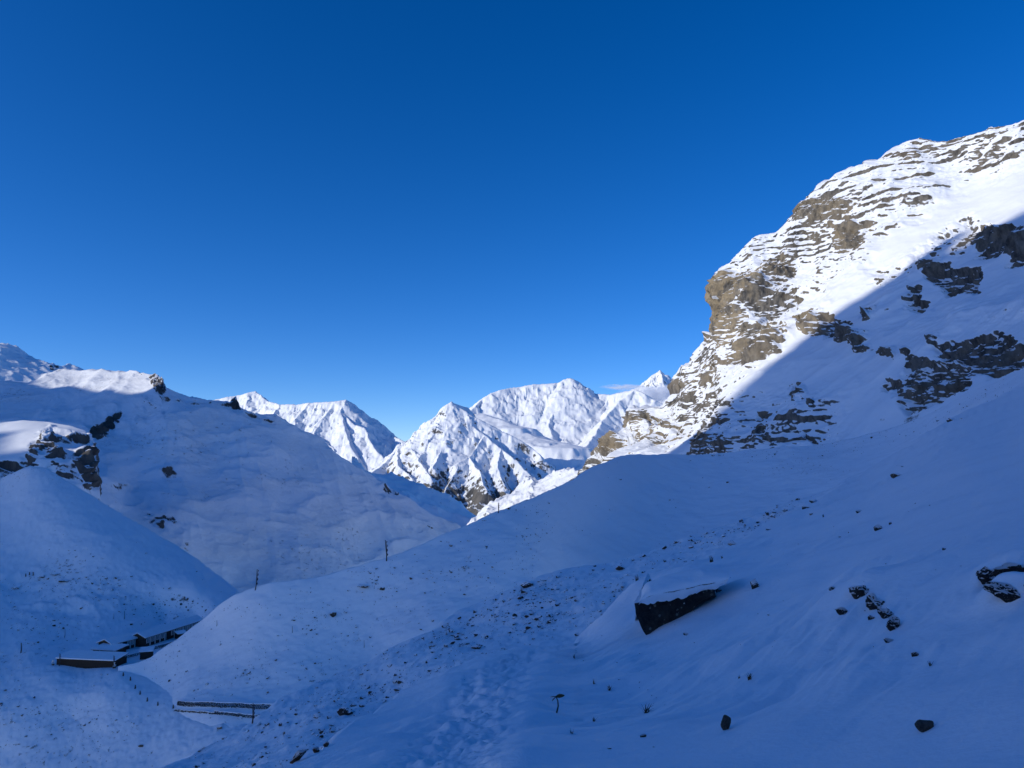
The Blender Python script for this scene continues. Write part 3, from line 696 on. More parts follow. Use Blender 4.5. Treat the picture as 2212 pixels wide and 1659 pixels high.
# crest heights follow from where the shade ends on the right mountain and on the big hill
SH = np.array([SUN.x, SUN.y]); CE = float(np.linalg.norm(SH)); SH = SH / CE; SE = float(SUN.z)
LAT = np.array([-SH[1], SH[0]])
if LAT[1] > 0: LAT = -LAT
def ab(P):
    return P[..., :2] @ LAT, P[..., 2] * CE - (P[..., :2] @ SH) * SE
def crest_point(a, b, s):
    p = a * LAT + s * SH
    return (p[0], p[1], (b + s * SE) / CE)
def west_ridge(abl, s, half, slope, seed, label):
    c = np.array(sorted(abl))
    a = np.linspace(c[0, 0], c[-1, 0], 320); b = np.interp(a, c[:, 0], c[:, 1])
    off = np.concatenate([-np.linspace(1, 0, 40) ** 1.5, np.linspace(0, 1, 40)[1:] ** 1.5]) * half
    O, Aa = np.meshgrid(off, a)
    ss = s + O
    z = (b[:, None] + s * SE) / CE - slope * np.abs(O)
    P = np.stack([Aa * LAT[0] + ss * SH[0], Aa * LAT[1] + ss * SH[1], z], -1)
    P[..., 2] += 30 * ridged(P, 220, 4, 0.5, seed) * sstep(0, 150, np.abs(O)) + 7 * fbm(P, 60, 4, 0.6, seed)
    return structure(grid_object('mountain', P, M_mid, {'rock': np.full(O.shape, 0.4)}), label)
shadow_edge = [(2480, 380, 660), (2212, 455, 700), (2090, 492, 720), (2060, 545, 705), (1930, 602, 730), (1800, 680, 750), (1690, 770, 760), (1560, 855, 770), (1488, 972, 765)]
W = at(np.array([p[0] for p in shadow_edge]), np.array([p[1] for p in shadow_edge]), np.array([p[2] for p in shadow_edge]))
# take the true surface under each edge point
pxr, pyr, _f = project(R.P[R.nb:])
W = np.array([R.P[R.nb:][np.unravel_index(np.argmin((pxr - p[0]) ** 2 + (pyr - p[1]) ** 2), pxr.shape)] if p[0] < 2400 else w for p, w in zip(shadow_edge, W)])
wa, wb = ab(W)
edge = []
for a_, b_ in sorted(zip(wa, wb)):
    if not edge or a_ > edge[-1][0] + 2: edge.append((a_, b_))
top = edge[-1]
west_ridge([(-905, 60), (-870, 15), (-840, -32), (-800, -24), (-775, -13), (-750, -22), (-717, -26), (-700, -16), (edge[0][0] - 30, edge[0][1] - 60)] + edge + [(-215, top[1] + 20), (-150, 110), (-60, 60), (30, 60), (110, 80), (190, -60), (360, -330)], 3200, 1600, 1.05, 4.0,
           'steep ridge outside the view that shades the valley')
west_ridge([(-3900, 60), (-3650, 330), (-2650, 330), (-2480, 150), (-2100, 40), (-1800, 50), (-1671, 76), (-1614, 62), (-1556, 79), (-1474, 88), (-1411, 89), (-1354, 98), (-1340, 112), (-1325, 150), (-915, 150), (-885, 60), (-820, -60), (-700, -200)], 2200, 1300, 1.0, 7.0,
           'second ridge outside the view beside the big hill')
#OBJECTS
# ================================================================== STONES
def locate(x, y, *layers):
    """Point of the nearest visible terrain on a bearing."""
    best = None
    for L in layers:
        if not hasattr(L, 'pj'):
            q = L.P[L.nb:]; L.pj = project(q); L.nn = normals(q)
        px, py, f = L.pj
        d2 = (px - x) ** 2 + (py - y) ** 2
        k = np.unravel_index(np.argmin(d2), d2.shape)
        key = (d2[k] > 60, f[k])
        if best is None or key < best[0]:
            best = (key, L.P[L.nb:][k].copy(), L.nn[k].copy(), f[k])
    return best[1], best[2], float(best[3])

def stone_material(name, a, b, thr, lichen=False, cling=0.7):
    N = Nodes(name)
    geo = N.new('ShaderNodeNewGeometry'); tc = N.new('ShaderNodeTexCoord')
    pos = tc.outputs['Object']
    sep = N.new('ShaderNodeSeparateXYZ'); N.link(geo.outputs['Normal'], sep.inputs[0])
    n1 = N.noise(4.0, 5, 0.65, geo.outputs['Position'])
    d = N.math('ADD', N.math('SUBTRACT', sep.outputs['Z'], thr), N.math('MULTIPLY', N.math('SUBTRACT', n1, 0.5), cling))
    snow = N.ramp(d, (-0.04, 0.08))
    rc = N.mix(N.ramp(N.noise(3.0, 6, 0.7, pos), (0.3, 0.7)), a, b)
    if lichen:
        v = N.new('ShaderNodeTexVoronoi'); v.inputs['Scale'].default_value = 13.0; v.inputs['Randomness'].default_value = 1.0
        N.link(pos, v.inputs['Vector'])
        dd = N.math('ADD', v.outputs['Distance'], N.math('MULTIPLY', N.noise(14.0, 3, 0.6, pos), 0.22))
        sepc = N.new('ShaderNodeSeparateColor'); N.link(v.outputs['Color'], sepc.inputs[0])
        keep = N.math('GREATER_THAN', sepc.outputs[0], 0.66)
        lf = N.math('MULTIPLY', N.math('SUBTRACT', 1.0, N.ramp(dd, (0.36, 0.42))), keep)
        rc = N.mix(N.math('MULTIPLY', lf, 0.45), rc, (0.30, 0.32, 0.27, 1))
    N.link(N.mix(snow, rc, SNOW), N.bs.inputs['Base Color'])
    N.bs.inputs['Roughness'].default_value = 0.8
    N.bs.inputs['Specular IOR Level'].default_value = 0.2
    N.link(N.bump(N.noise(9.0, 6, 0.7, pos), 0.06), N.bs.inputs['Normal'])
    return N.m
M_stone = stone_material('dark_stone', (0.022, 0.021, 0.02, 1), (0.075, 0.068, 0.06, 1), 0.42)
M_stone_warm = stone_material('brown_stone', (0.04, 0.03, 0.022, 1), (0.13, 0.10, 0.075, 1), 0.55)
M_boulder = stone_material('lichen_boulder', (0.016, 0.016, 0.018, 1), (0.055, 0.05, 0.045, 1), 0.40, lichen=True, cling=1.7)
M_bare = stone_material('bare_grey_stone', (0.06, 0.058, 0.052, 1), (0.17, 0.16, 0.14, 1), 1.3)

def hull_stone(seed, n=16, flat=0.6, sub=False, rough=0.10):
    r = random.Random(seed)
    bm = bmesh.new()
    for _ in range(n):
        while True:
            p = Vector((r.uniform(-1, 1), r.uniform(-1, 1), r.uniform(-1, 1)))
            if 0.62 < p.length < 1.0: break
        bm.verts.new((p.x, p.y * 0.75, p.z * flat))
    res = bmesh.ops.convex_hull(bm, input=bm.verts[:])
    bmesh.ops.delete(bm, geom=[g for g in res['geom_interior'] if isinstance(g, bmesh.types.BMVert)], context='VERTS')
    if sub:
        bmesh.ops.bevel(bm, geom=bm.edges[:], offset=0.06, segments=1, affect='EDGES', profile=0.6)
        bmesh.ops.triangulate(bm, faces=bm.faces[:])
        for _ in range(2):
            bmesh.ops.subdivide_edges(bm, edges=[e for e in bm.edges if e.calc_length() > 0.14], cuts=1)
            bmesh.ops.triangulate(bm, faces=bm.faces[:])
        co = np.array([v.co[:] for v in bm.verts])
        d = rough * fbm(co + seed * 3.7, 0.7, 4, 0.6, 3.0) + 0.6 * rough * ridged(co + seed, 0.35, 3, 0.5, 1.0, (1, 1, 2.2))
        for v, k in zip(bm.verts, d): v.co *= 1 + float(k)
    bmesh.ops.recalc_face_normals(bm, faces=bm.faces[:])
    return bm

def to_mesh(bm, name, mat, smooth=False):
    me = bpy.data.meshes.new(name); bm.to_mesh(me); bm.free()
    if smooth: me.polygons.foreach_set('use_smooth', np.full(len(me.polygons), True, bool))
    me.materials.append(mat); return me

small_meshes = [to_mesh(hull_stone(100 + i, 13 + i % 4, 0.45 + 0.05 * (i % 5)), 'stone', M_stone if i % 3 else M_stone_warm) for i in range(14)]

def put_stone(me, p, w, h, n, rz, sink=0.25, tilt=0.6, name='stone'):
    o = bpy.data.objects.new(name, me)
    COL.objects.link(o)
    up = (Vector((0, 0, 1)) * (1 - tilt) + Vector(n) * tilt).normalized()
    q = up.to_track_quat('Z', 'Y')
    q.rotate(Matrix.Rotation(0, 3, 'Z')) if False else None
    m = q.to_matrix() @ Matrix.Rotation(rz, 3, 'Z')
    o.matrix_world = Matrix.Translation(Vector(p) + up * h * (0.5 - sink)) @ m.to_4x4() @ Matrix.Diagonal((w / 2, w / 2, h / 1.1, 1))
    return o

def heap(P, sizes, name, mat, seed, label):
    """Uncountable small rubble as one object."""
    r = np.random.default_rng(seed)
    tv, tf = [], []
    for me in small_meshes[:6]:
        tv.append(np.array([v.co[:] for v in me.vertices])); tf.append([list(p.vertices) for p in me.polygons])
    V, Fc, off = [], [], 0
    for p, sz in zip(P, sizes):
        k = r.integers(0, 6); a = r.uniform(0, 6.28); c, s_ = math.cos(a), math.sin(a)
        v = tv[k] * sz * np.array([0.5, 0.5, 0.6 * r.uniform(0.6, 1.3)])
        v = np.stack([v[:, 0] * c - v[:, 1] * s_, v[:, 0] * s_ + v[:, 1] * c, v[:, 2] + 0.06 * sz], -1) + p
        V.append(v); Fc += [[i + off for i in f] for f in tf[k]]; off += len(v)
    o = raw_object(name, np.concatenate(V), Fc, mat)
    o['kind'] = 'stuff'; o['label'] = label
    return o

def scatter(L, polys, count, seed, smin, smax, power=2.2):
    """Random spots on a slope inside measured outlines with sizes in sheet units."""
    r = np.random.default_rng(seed)
    if not hasattr(L, 'pj'):
        q = L.P[L.nb:]; L.pj = project(q); L.nn = normals(q)
    px, py, f = L.pj
    w = np.zeros(px.shape)
    for poly, k in polys: w = np.maximum(w, k * poly_mask(px, py, poly, 12))
    gx = np.abs(np.gradient(px, axis=1)) * np.abs(np.gradient(py, axis=0))
    w = w * gx * sstep(-0.35, 0.5, fbm(L.P[L.nb:], f.mean() * 0.06, 3, 0.6, seed * 1.3)) + w * gx * 0.12
    w = w.ravel(); idx = r.choice(w.size, size=count, replace=False, p=w / w.sum())
    u = r.uniform(0, 1, count)
    size = (smin ** (1 - power) + u * (smax ** (1 - power) - smin ** (1 - power))) ** (1 / (1 - power))
    return L.P[L.nb:].reshape(-1, 3)[idx], L.nn.reshape(-1, 3)[idx], size * f.ravel()[idx] / FOC, size

def strew(L, polys, count, singles, seed, smin, smax, where, heap_label, power=2.2):
    P, Nn, sz, px = scatter(L, polys, count, seed, smin, smax, power)
    order = np.argsort(-px)
    r = random.Random(seed)
    for i in order[:singles]:
        o = put_stone(r.choice(small_meshes), P[i], sz[i], sz[i] * r.uniform(0.4, 0.75), Nn[i], r.uniform(0, 6.28))
        qx, qy, _ = project(P[i]); w_ = where(float(qx), float(qy))
        tag(o, 'small dark stone ' + w_, 'stone', 'stones ' + w_)
    rest = order[singles:]
    heap(P[rest], sz[rest], 'rubble', M_stone, seed, heap_label)

strew(B, [([(330, 1700), (469, 1597), (605, 1517), (816, 1420), (964, 1342), (1109, 1276), (1300, 1222), (1469, 1176), (1710, 1086), (1720, 1100), (1560, 1185), (1370, 1280), (1240, 1388), (1000, 1438), (800, 1538), (620, 1660)], 0.5),
          ([(900, 1390), (1110, 1275), (1240, 1240), (1250, 1330), (1100, 1390), (950, 1420)], 1.3), ([(600, 1530), (800, 1430), (820, 1500), (700, 1580)], 0.8), ([(1450, 1180), (1720, 1085), (1720, 1100), (1560, 1185)], 0.9)],
      3200, 115, 3, 2.4, 18, lambda x, y: 'low on the rubble spur left of the snow shoulder' if x < 700 else 'half way up the rubble spur beyond the snow shoulder' if x < 960 else 'in the dense rubble above the trail bend' if x < 1290 else 'on the narrow rubble strip above the long boulder', 'small rubble half buried in snow on the spur behind the trail', 2.6)
strew(C, [([(900, 1195), (1060, 1115), (1180, 1065), (1200, 1130), (1110, 1310), (1010, 1320), (960, 1260)], 0.9), ([(760, 1235), (900, 1195), (960, 1250), (800, 1290)], 0.7), ([(300, 1440), (434, 1350), (700, 1250), (1000, 1180), (1000, 1300), (700, 1470), (450, 1560)], 0.35),
          ([(430, 1350), (500, 1300), (520, 1320), (450, 1380)], 0.8), ([(1480, 985), (1700, 968), (1850, 952), (2100, 850), (2212, 800), (2212, 825), (2000, 950), (1700, 1010)], 0.5), ([(1200, 1060), (1500, 990), (1700, 1000), (1500, 1130), (1250, 1200)], 0.06)],
      1500, 62, 5, 1.8, 10, lambda x, y: 'on the smooth spur right of the lodge' if x < 560 else 'on the smooth spur between the two tall flag poles' if x < 880 else 'in the stony patch of the smooth spur under the short pole' if x < 1260 else 'on the snow shelf at the foot of the cliff', 'fine rubble showing through the snow of the smooth spur', 2.8)
strew(D, [([(0, 1245), (300, 1240), (460, 1310), (440, 1345), (300, 1350), (150, 1390), (0, 1400)], 1.0), ([(0, 1450), (240, 1445), (350, 1640), (0, 1659)], 0.55), ([(100, 1040), (350, 1190), (500, 1275), (480, 1290), (300, 1180)], 0.15), ([(0, 1040), (300, 1190), (0, 1230)], 0.06)],
      1300, 48, 9, 1.8, 10, lambda x, y: 'on the bare snow cone above the lodge knoll' if y < 1236 else 'on the knoll uphill of the lodge' if y < 1345 else 'on the flat snow around the lodge' if y < 1442 else 'on the slope below the lodge shed', 'fine rubble showing through the snow around the lodge', 2.7)
strew(A, [([(1000, 1445), (1240, 1396), (1200, 1500), (1050, 1659), (900, 1659)], 0.3), ([(1240, 1400), (1500, 1300), (1700, 1160), (1700, 1300), (1500, 1500), (1250, 1600)], 0.7), ([(1560, 1200), (1740, 1100), (2000, 1050), (2150, 1200), (1900, 1450), (1650, 1400)], 0.25)], 170, 0, 12, 2.0, 7.0, None, 'tiny pebbles and stalk ends in the snow beside the trail', 2.0)

# hand placed stones: x, y, width, height (sheet units), flatness seed, material, label
def big_stone(x, y, w, h, seed, mat, label, cat='stone', rz=0.0, layers=(A,), roll=0.0, sink=0.2, name='stone', flat=0.6, rough=0.10, tilt=0.35):
    p, n, d = locate(x, y, *layers)
    me = to_mesh(hull_stone(seed, 18, flat, True, rough), name, mat)
    W, H = w * d / FOC, h * d / FOC
    o = bpy.data.objects.new(name, me); COL.objects.link(o)
    up = (Vector((0, 0, 1)) * (1 - tilt) + Vector(n) * tilt).normalized()
    m = up.to_track_quat('Z', 'Y').to_matrix()
    m = Matrix.Rotation(roll, 3, 'Y') @ Matrix.Rotation(rz, 3, 'Z')
    mx = max(abs(v.co.x) for v in me.vertices); mz = max(abs(v.co.z) for v in me.vertices)
    o.matrix_world = Matrix.Translation(Vector(p) + Vector((0, 0, H * (0.5 - sink)))) @ m.to_4x4() @ Matrix.Diagonal((W / 2 / mx, W / 2 / mx, H / 2 / mz, 1))
    return tag(o, label, cat)

for a in [
    (1741, 1098, 20, 12, 1, M_stone, 'dark jagged stone at the crest of the near slope, left of two close together'),
    (1760, 1085, 22, 12, 2, M_stone, 'flat dark stone topmost of the pair on the crest of the near slope'),
    (1751, 1112, 10, 9, 3, M_stone, 'small upright stone just under the pair on the crest'),
    (1780, 1115, 9, 11, 4, M_stone, 'small pointed stone right of the crest pair'),
    (1855, 1106, 20, 12, 5, M_stone, 'lone dark pointed stone high on the right slope'),
    (1660, 1145, 18, 9, 6, M_stone, 'flat stone with a pale snow lip above the rubble band'),
    (1574, 1167, 22, 12, 7, M_stone, 'dark block on the edge of the slope above the long boulder'),
    (1901, 1143, 24, 18, 8, M_stone, 'larger of two round dark stones on the open right slope'),
    (1925, 1132, 14, 14, 9, M_stone, 'smaller of two round dark stones on the open right slope'),
    (2041, 1187, 10, 9, 10, M_stone_warm, 'small brown stone alone above the snowy rock cluster'),
    (1798, 1272, 16, 10, 12, M_stone, 'small dark stone left of the broken rock ridge'),
    (1978, 1414, 17, 18, 14, M_stone, 'dark knob of stone below the broken rock ridge'),
    (1482, 1371, 16, 8, 15, M_stone, 'small flat stone in the snow below the long boulder'),
    (1557, 1277, 12, 14, 16, M_stone_warm, 'small stone touching the right end of the long boulder'),
    (1390, 1592, 14, 10, 18, M_stone_warm, 'half buried brownish stone beside the grass tufts at the bottom'),
    (1412, 1614, 8, 6, 19, M_stone, 'tiny dark stone under the low snow hump at the bottom'),
    (1317, 1617, 9, 6, 20, M_stone_warm, 'tiny reddish stone right of the trail at the bottom'),
    (935, 1594, 12, 7, 21, M_stone_warm, 'small reddish stone lying in the trodden trail'),
    (2076, 905, 10, 5, 22, M_stone, 'thin dark stone on the skyline of the near slope'),
    (2058, 908, 24, 12, 23, M_stone_warm, 'brown wedge stone on the skyline of the near slope'),
    (1948, 1007, 20, 7, 24, M_stone, 'flat slab stone high on the right slope below the skyline wedge'),
    (1934, 1030, 30, 14, 25, M_stone_warm, 'greenish brown slab with a snow mound behind it on the upper right slope'),
]:
    big_stone(*a, sink=0.42)
big_stone(1567, 1575, 24, 40, 31, M_bare, 'upright oval grey stone alone in smooth snow near the bottom', roll=0.25, sink=0.15, flat=0.9, rough=0.05)
big_stone(1988, 1576, 58, 25, 32, M_bare, 'flat rounded grey stone in the lower right corner snow', roll=-0.12, sink=0.15, rough=0.04)
big_stone(1820, 1326, 36, 28, 33, M_stone, 'tilted slab with snow on its upper face left of the broken rock ridge', roll=0.75, sink=0.45, flat=0.35)
big_stone(1627, 1270, 32, 30, 34, M_stone, 'thin tilted slab capped by snow right of the long boulder', roll=0.8, sink=0.42, flat=0.3)
for x, y, w, h, sd, rl, lb in [(1860, 1284, 52, 42, 41, 0.7, 'top rock of the broken dark ridge on the right slope'), (1890, 1310, 64, 40, 42, 0.75, 'middle rock of the broken dark ridge on the right slope'), (1912, 1330, 40, 30, 49, 0.9, 'slanting rock low in the middle of the broken dark ridge'),
                               (1880, 1336, 18, 18, 43, 0.3, 'small dark rock left of the broken ridge, under its middle'), (1930, 1356, 44, 40, 44, 1.0, 'lower rock of the broken dark ridge on the right slope'),
                               (1922, 1386, 28, 20, 45, 0.2, 'speckled low rock ending the broken ridge'), (2142, 1252, 72, 50, 46, 0.5, 'left rock of the snow capped cluster at the right edge'),
                               (2190, 1238, 92, 40, 47, -0.15, 'upper rock of the snow capped cluster at the right edge'), (2168, 1290, 88, 50, 48, 0.5, 'lower rock of the snow capped cluster at the right edge'),
                               (2228, 1276, 50, 54, 50, 0.1, 'rock cut by the picture edge beside the snow capped cluster')]:
    big_stone(x, y, w, h, sd, M_boulder if sd > 45 and sd != 49 else M_stone, lb, cat='rock', roll=rl, sink=0.45, name='rock', rough=0.22)
for a in [
    (644, 1640, 54, 22, 51, M_stone_warm, 'long dark rock on the edge of the near snow shoulder, lowest of three'),
    (680, 1619, 22, 14, 52, M_stone, 'middle rock of three on the edge of the near snow shoulder'),
    (698, 1598, 24, 12, 53, M_stone_warm, 'upper rock of three on the edge of the near snow shoulder')]:
    big_stone(*a, roll=-0.5, sink=0.15, name='rock', cat='rock', layers=(A,))
for a in [
    (745, 1540, 38, 20, 54, M_stone, 'dark square block among the rubble left of the snow shoulder'),
    (760, 1525, 16, 8, 55, M_stone, 'thin stone above the dark square block in the rubble'),
    (779, 1527, 22, 9, 56, M_stone_warm, 'slanting stone right of the dark square block'),
    (687, 1549, 22, 12, 57, M_stone, 'slanted dark stone left of the dark square block'),
    (710, 1550, 14, 10, 58, M_stone, 'small stone between the slanted stone and the dark block'),
    (1175, 1257, 24, 15, 59, M_stone, 'round dark boulder on the rim of the rubble spur'),
    (1146, 1297, 22, 8, 60, M_stone_warm, 'reddish flat stone under the rim of the rubble spur'),
    (1029, 1402, 24, 12, 61, M_stone_warm, 'pale brown stone at the foot of the rubble just above the trail bend'),
    (937, 1398, 16, 9, 62, M_stone_warm, 'brown stone in the middle of the rubble spur'),
    (990, 1382, 16, 8, 63, M_stone, 'dark stone uphill of the brown one on the rubble spur'),
    (857, 1491, 16, 8, 64, M_stone, 'dark slanting stone on the lower rubble spur'),
    (1341, 1230, 24, 14, 65, M_stone, 'snow capped stone on the rubble rim above the long boulder'),
    (1136, 1266, 30, 18, 66, M_stone, 'heaped broken stone block at the top of the rubble')]:
    big_stone(*a, sink=0.25, layers=(B,))
for a in [(785, 1269, 28, 14, 71, M_stone, 'snow capped boulder on the smooth spur under the tall flag pole'), (827, 1273, 13, 9, 72, M_stone, 'small boulder right of the snow capped one on the smooth spur'), (721, 1330, 16, 12, 73, M_stone, 'lone round boulder half way down the smooth spur')]:
    big_stone(*a, sink=0.25, layers=(C,), name='boulder', cat='boulder')
for a in [(136, 1257, 40, 7, 74, M_stone_warm, 'long reddish rock ledge on the knoll above the lodge'), (33, 1271, 17, 6, 75, M_stone, 'dark flat boulder at the left edge of the knoll'), (118, 1241, 22, 5, 76, M_stone, 'thin dark rock behind the long reddish ledge'),
          (91, 1247, 14, 8, 77, M_stone, 'snowy round boulder left of the long reddish ledge'), (476, 1573, 14, 9, 78, M_stone_warm, 'dark round boulder in the gully under the lower stone wall'), (305, 1612, 16, 9, 79, M_stone_warm, 'brown tilted boulder in the gully at the bottom left')]:
    big_stone(*a, sink=0.25, layers=(C, D), name='boulder', cat='boulder')

# long boulder beside the trail
def long_boulder():
    p0, n0, d0 = locate(1395, 1368, A)
    y0 = p0[1] - 0.05
    outline = [(1370, 1303), (1375, 1330), (1385, 1358), (1396, 1370), (1420, 1363), (1449, 1349), (1478, 1332), (1507, 1309), (1541, 1288), (1540, 1272), (1511, 1277), (1491, 1286), (1462, 1289), (1428, 1294), (1399, 1298)]
    root = empty('boulder', tuple(p0))
    bm = bmesh.new()
    front, back = [], []
    for i, (x, y) in enumerate(outline):
        dd = d0 - 0.15 + 0.0022 * (x - 1395)
        q = at(x, y, dd)
        front.append(bm.verts.new(Vector(q) - Vector(p0)))
        qb = q + np.array([0.45, 1.3, -0.10 if y < 1300 else 0.30])
        back.append(bm.verts.new(Vector(qb) - Vector(p0)))
    n = len(outline)
    for i in range(n):
        bm.faces.new((front[i], front[(i + 1) % n], back[(i + 1) % n], back[i]))
    ff = bm.faces.new(front); fb = bm.faces.new(back[::-1])
    bmesh.ops.triangulate(bm, faces=[ff, fb])
    for _ in range(4):
        bmesh.ops.subdivide_edges(bm, edges=[e for e in bm.edges if e.calc_length() > 0.09], cuts=1)
        bmesh.ops.triangulate(bm, faces=bm.faces[:])
    bmesh.ops.recalc_face_normals(bm, faces=bm.faces[:])
    bm.normal_update()
    co = np.array([v.co[:] for v in bm.verts])
    dsp = 0.035 * fbm(co, 0.6, 4, 0.6, 3.0) + 0.02 * ridged(co, 0.22, 3, 0.5, 8.0)
    for v, k in zip(bm.verts, dsp): v.co += v.normal * float(k)
    bm_object('rock_face', bm, M_boulder, root)
    # snow lying on it
    low = np.array([(1380, 1307), (1380, 1306), (1399, 1302), (1428, 1297), (1462, 1291), (1491, 1287), (1511, 1279), (1541, 1273), (1566, 1262)], float)
    topl = np.array([(1381, 1304), (1387, 1291), (1402, 1275), (1430, 1264), (1462, 1256), (1491, 1249), (1515, 1244), (1545, 1243), (1572, 1250)], float)
    u = np.linspace(0, 1, 70); k = np.linspace(0, 1, len(low))
    lx, ly = np.interp(u, k, low[:, 0]), np.interp(u, k, low[:, 1]); tx, ty = np.interp(u, k, topl[:, 0]), np.interp(u, k, topl[:, 1])
    rows = []
    dl = d0 - 0.30 + 0.0022 * (lx - 1395)
    base = at(lx, ly, dl); crest = at(tx, ty - 16 * np.clip(u * 5, 0, 1), dl + 0.50)
    for v in np.linspace(0, 1, 18):
        q = base * (1 - v) + crest * v
        bulge = math.sin(math.pi * v ** 0.75) * 0.17 * np.clip(u * 8, 0.05, 1)
        q[:, 1] -= bulge * 1.2; q[:, 2] += bulge * 0.5
        rows.append(q)
    for v in np.linspace(0.08, 1, 16):
        q = crest + np.stack([0.25 * v * np.ones(70), 2.4 * v * np.ones(70), (0.02 * v - 1.5 * v * v) * np.ones(70)], -1)
        rows.append(q)
    G_ = np.array(rows)
    rag = fbm(G_, 0.45, 5, 0.7, 4.0)
    G_[0, :, 2] += 0.05 * rag[0]; G_[1, :, 2] += 0.03 * rag[1]
    G_[..., 2] += 0.03 * fbm(G_, 0.5, 3, 0.5, 14.0)
    cap = grid_object('snow_cap', G_ - p0, M_ground, {'rock': np.zeros(G_.shape[:2])})
    cap.parent = root
    return tag(root, 'long dark lichen spotted boulder capped with snow beside the trail', 'boulder')
long_boulder()

# ================================================================== GRASS TUFTS
def flat_material(name, col, rough=0.8, var=0.35, scale=6.0, spec=0.2):
    N = Nodes(name)
    tc = N.new('ShaderNodeTexCoord')
    f = N.ramp(N.noise(scale, 5, 0.65, tc.outputs['Object']), (0.3, 0.7))
    dk = tuple(c * (1 - var) for c in col[:3]) + (1,)
    N.link(N.mix(f, dk, col), N.bs.inputs['Base Color'])
    N.bs.inputs['Roughness'].default_value = rough
    N.bs.inputs['Specular IOR Level'].default_value = spec
    return N.m
M_dry = flat_material('dry_grass', (0.10, 0.075, 0.035, 1), 0.8, 0.6)
def tuft(x, y, h, n, seed, label, layers=(A,), spread=0.5):
    p, nn, d = locate(x, y, *layers)
    H = h * d / FOC
    r = random.Random(seed)
    bm = bmesh.new()
    for _ in range(n):
        a = r.uniform(0, 6.28); lean = r.uniform(0.1, spread); L_ = H * r.uniform(0.5, 1.1); w = H * 0.055
        b = Vector((r.uniform(-.18, .18) * H, r.uniform(-.18, .18) * H, -0.1 * H))
        dr = Vector((math.cos(a) * lean, math.sin(a) * lean, 1)).normalized()
        sd = Vector((-math.sin(a), math.cos(a), 0)); th = dr.cross(sd) * w * 0.5
        prev = None
        for k in range(5):
            t = k / 4
            c = b + dr * L_ * t + Vector((math.cos(a), math.sin(a), -0.7)) * (lean * L_ * 0.5 * t * t)
            ww = w * (1 - 0.85 * t)
            ring = [bm.verts.new(c + sd * ww), bm.verts.new(c + th * (1 - t)), bm.verts.new(c - sd * ww)]
            if prev:
                for i in range(3): bm.faces.new((prev[i], prev[(i + 1) % 3], ring[(i + 1) % 3], ring[i]))
            prev = ring
    o = bm_object('grass_tuft', bm, M_dry)
    o.location = Vector(p)
    return tag(o, label, 'grass')
tuft(1617, 1467, 18, 26, 1, 'small dry grass tuft alone in the snow above the oval stone')
tuft(1595, 1466, 10, 14, 2, 'tiny grass tuft left of the one above the oval stone')
tuft(1397, 1541, 26, 22, 3, 'spiky dry grass tuft near the bottom beside the smooth hump', spread=0.8)
tuft(1315, 1492, 16, 16, 4, 'dry tuft right of the trail, upper one near the dead stalk')
tuft(1282, 1478, 12, 14, 5, 'faint tuft between the trail and the upper dry tuft')
tuft(1538, 1214, 18, 16, 6, 'thin dry tuft on the slope edge above the long boulder')
tuft(1372, 1250, 16, 14, 7, 'dry stalks behind the left end of the long boulder')
tuft(1562, 1206, 10, 12, 8, 'small grass tuft right of the thin tuft on the slope edge')
tuft(1240, 1420, 12, 10, 9, 'short stalks at the bend where the trail leaves view')
tuft(1236, 1585, 12, 14, 10, 'low dry tuft near the bottom between trail and hump')
tuft(1283, 1558, 13, 12, 11, 'sparse stalks right of the dead stalk lower down')
tuft(2010, 1438, 14, 18, 12, 'faint grass tips in the hollow below the dark knob')

def dead_stalk():
    p, n, d = locate(1204, 1540, A)
    root = empty('dead_plant', tuple(p))
    s_ = d / FOC
    bm = bmesh.new()
    pts = [Vector((-0.0, 0, -2)) * s_, Vector((4, 0, 14)) * s_, Vector((3, -1, 26)) * s_, Vector((-1, 0, 34)) * s_]
    prev = None
    for i, c in enumerate(pts):
        rr = (2.0 - 0.3 * i) * s_
        ring = [bm.verts.new(c + Vector((math.cos(t) * rr, math.sin(t) * rr, 0))) for t in (0, 1.26, 2.51, 3.77, 5.03)]
        if prev:
            for k in range(5): bm.faces.new((prev[k], prev[(k + 1) % 5], ring[(k + 1) % 5], ring[k]))
        prev = ring
    bm_object('stem', bm, M_dry, root)
    for k, (a, l) in enumerate([(0.2, 20), (2.6, 12), (1.2, 14), (4.0, 10)]):
        bm = bmesh.new()
        c0 = Vector((-1, 0, 33)) * s_; dr = Vector((math.cos(a), math.sin(a) * .5, 0.35 - 0.2 * k)).normalized(); sd = Vector((-math.sin(a), math.cos(a), 0.4)).normalized()
        prev = None
        for j in range(5):
            t = j / 4; ww = l * 0.32 * math.sin(math.pi * (0.12 + 0.8 * t)) * s_
            c = c0 + dr * l * t * s_ + Vector((0, 0, -4 * t * t)) * s_
            ring = [bm.verts.new(c + sd * ww), bm.verts.new(c + Vector((0, 0, 1.2 * s_))), bm.verts.new(c - sd * ww)]
            if prev:
                for i in range(3): bm.faces.new((prev[i], prev[(i + 1) % 3], ring[(i + 1) % 3], ring[i]))
            prev = ring
        bm_object('leaf', bm, M_dry, root)
    tag(root, 'bent dead plant with a withered leafy head right of the trail', 'plant')
dead_stalk()

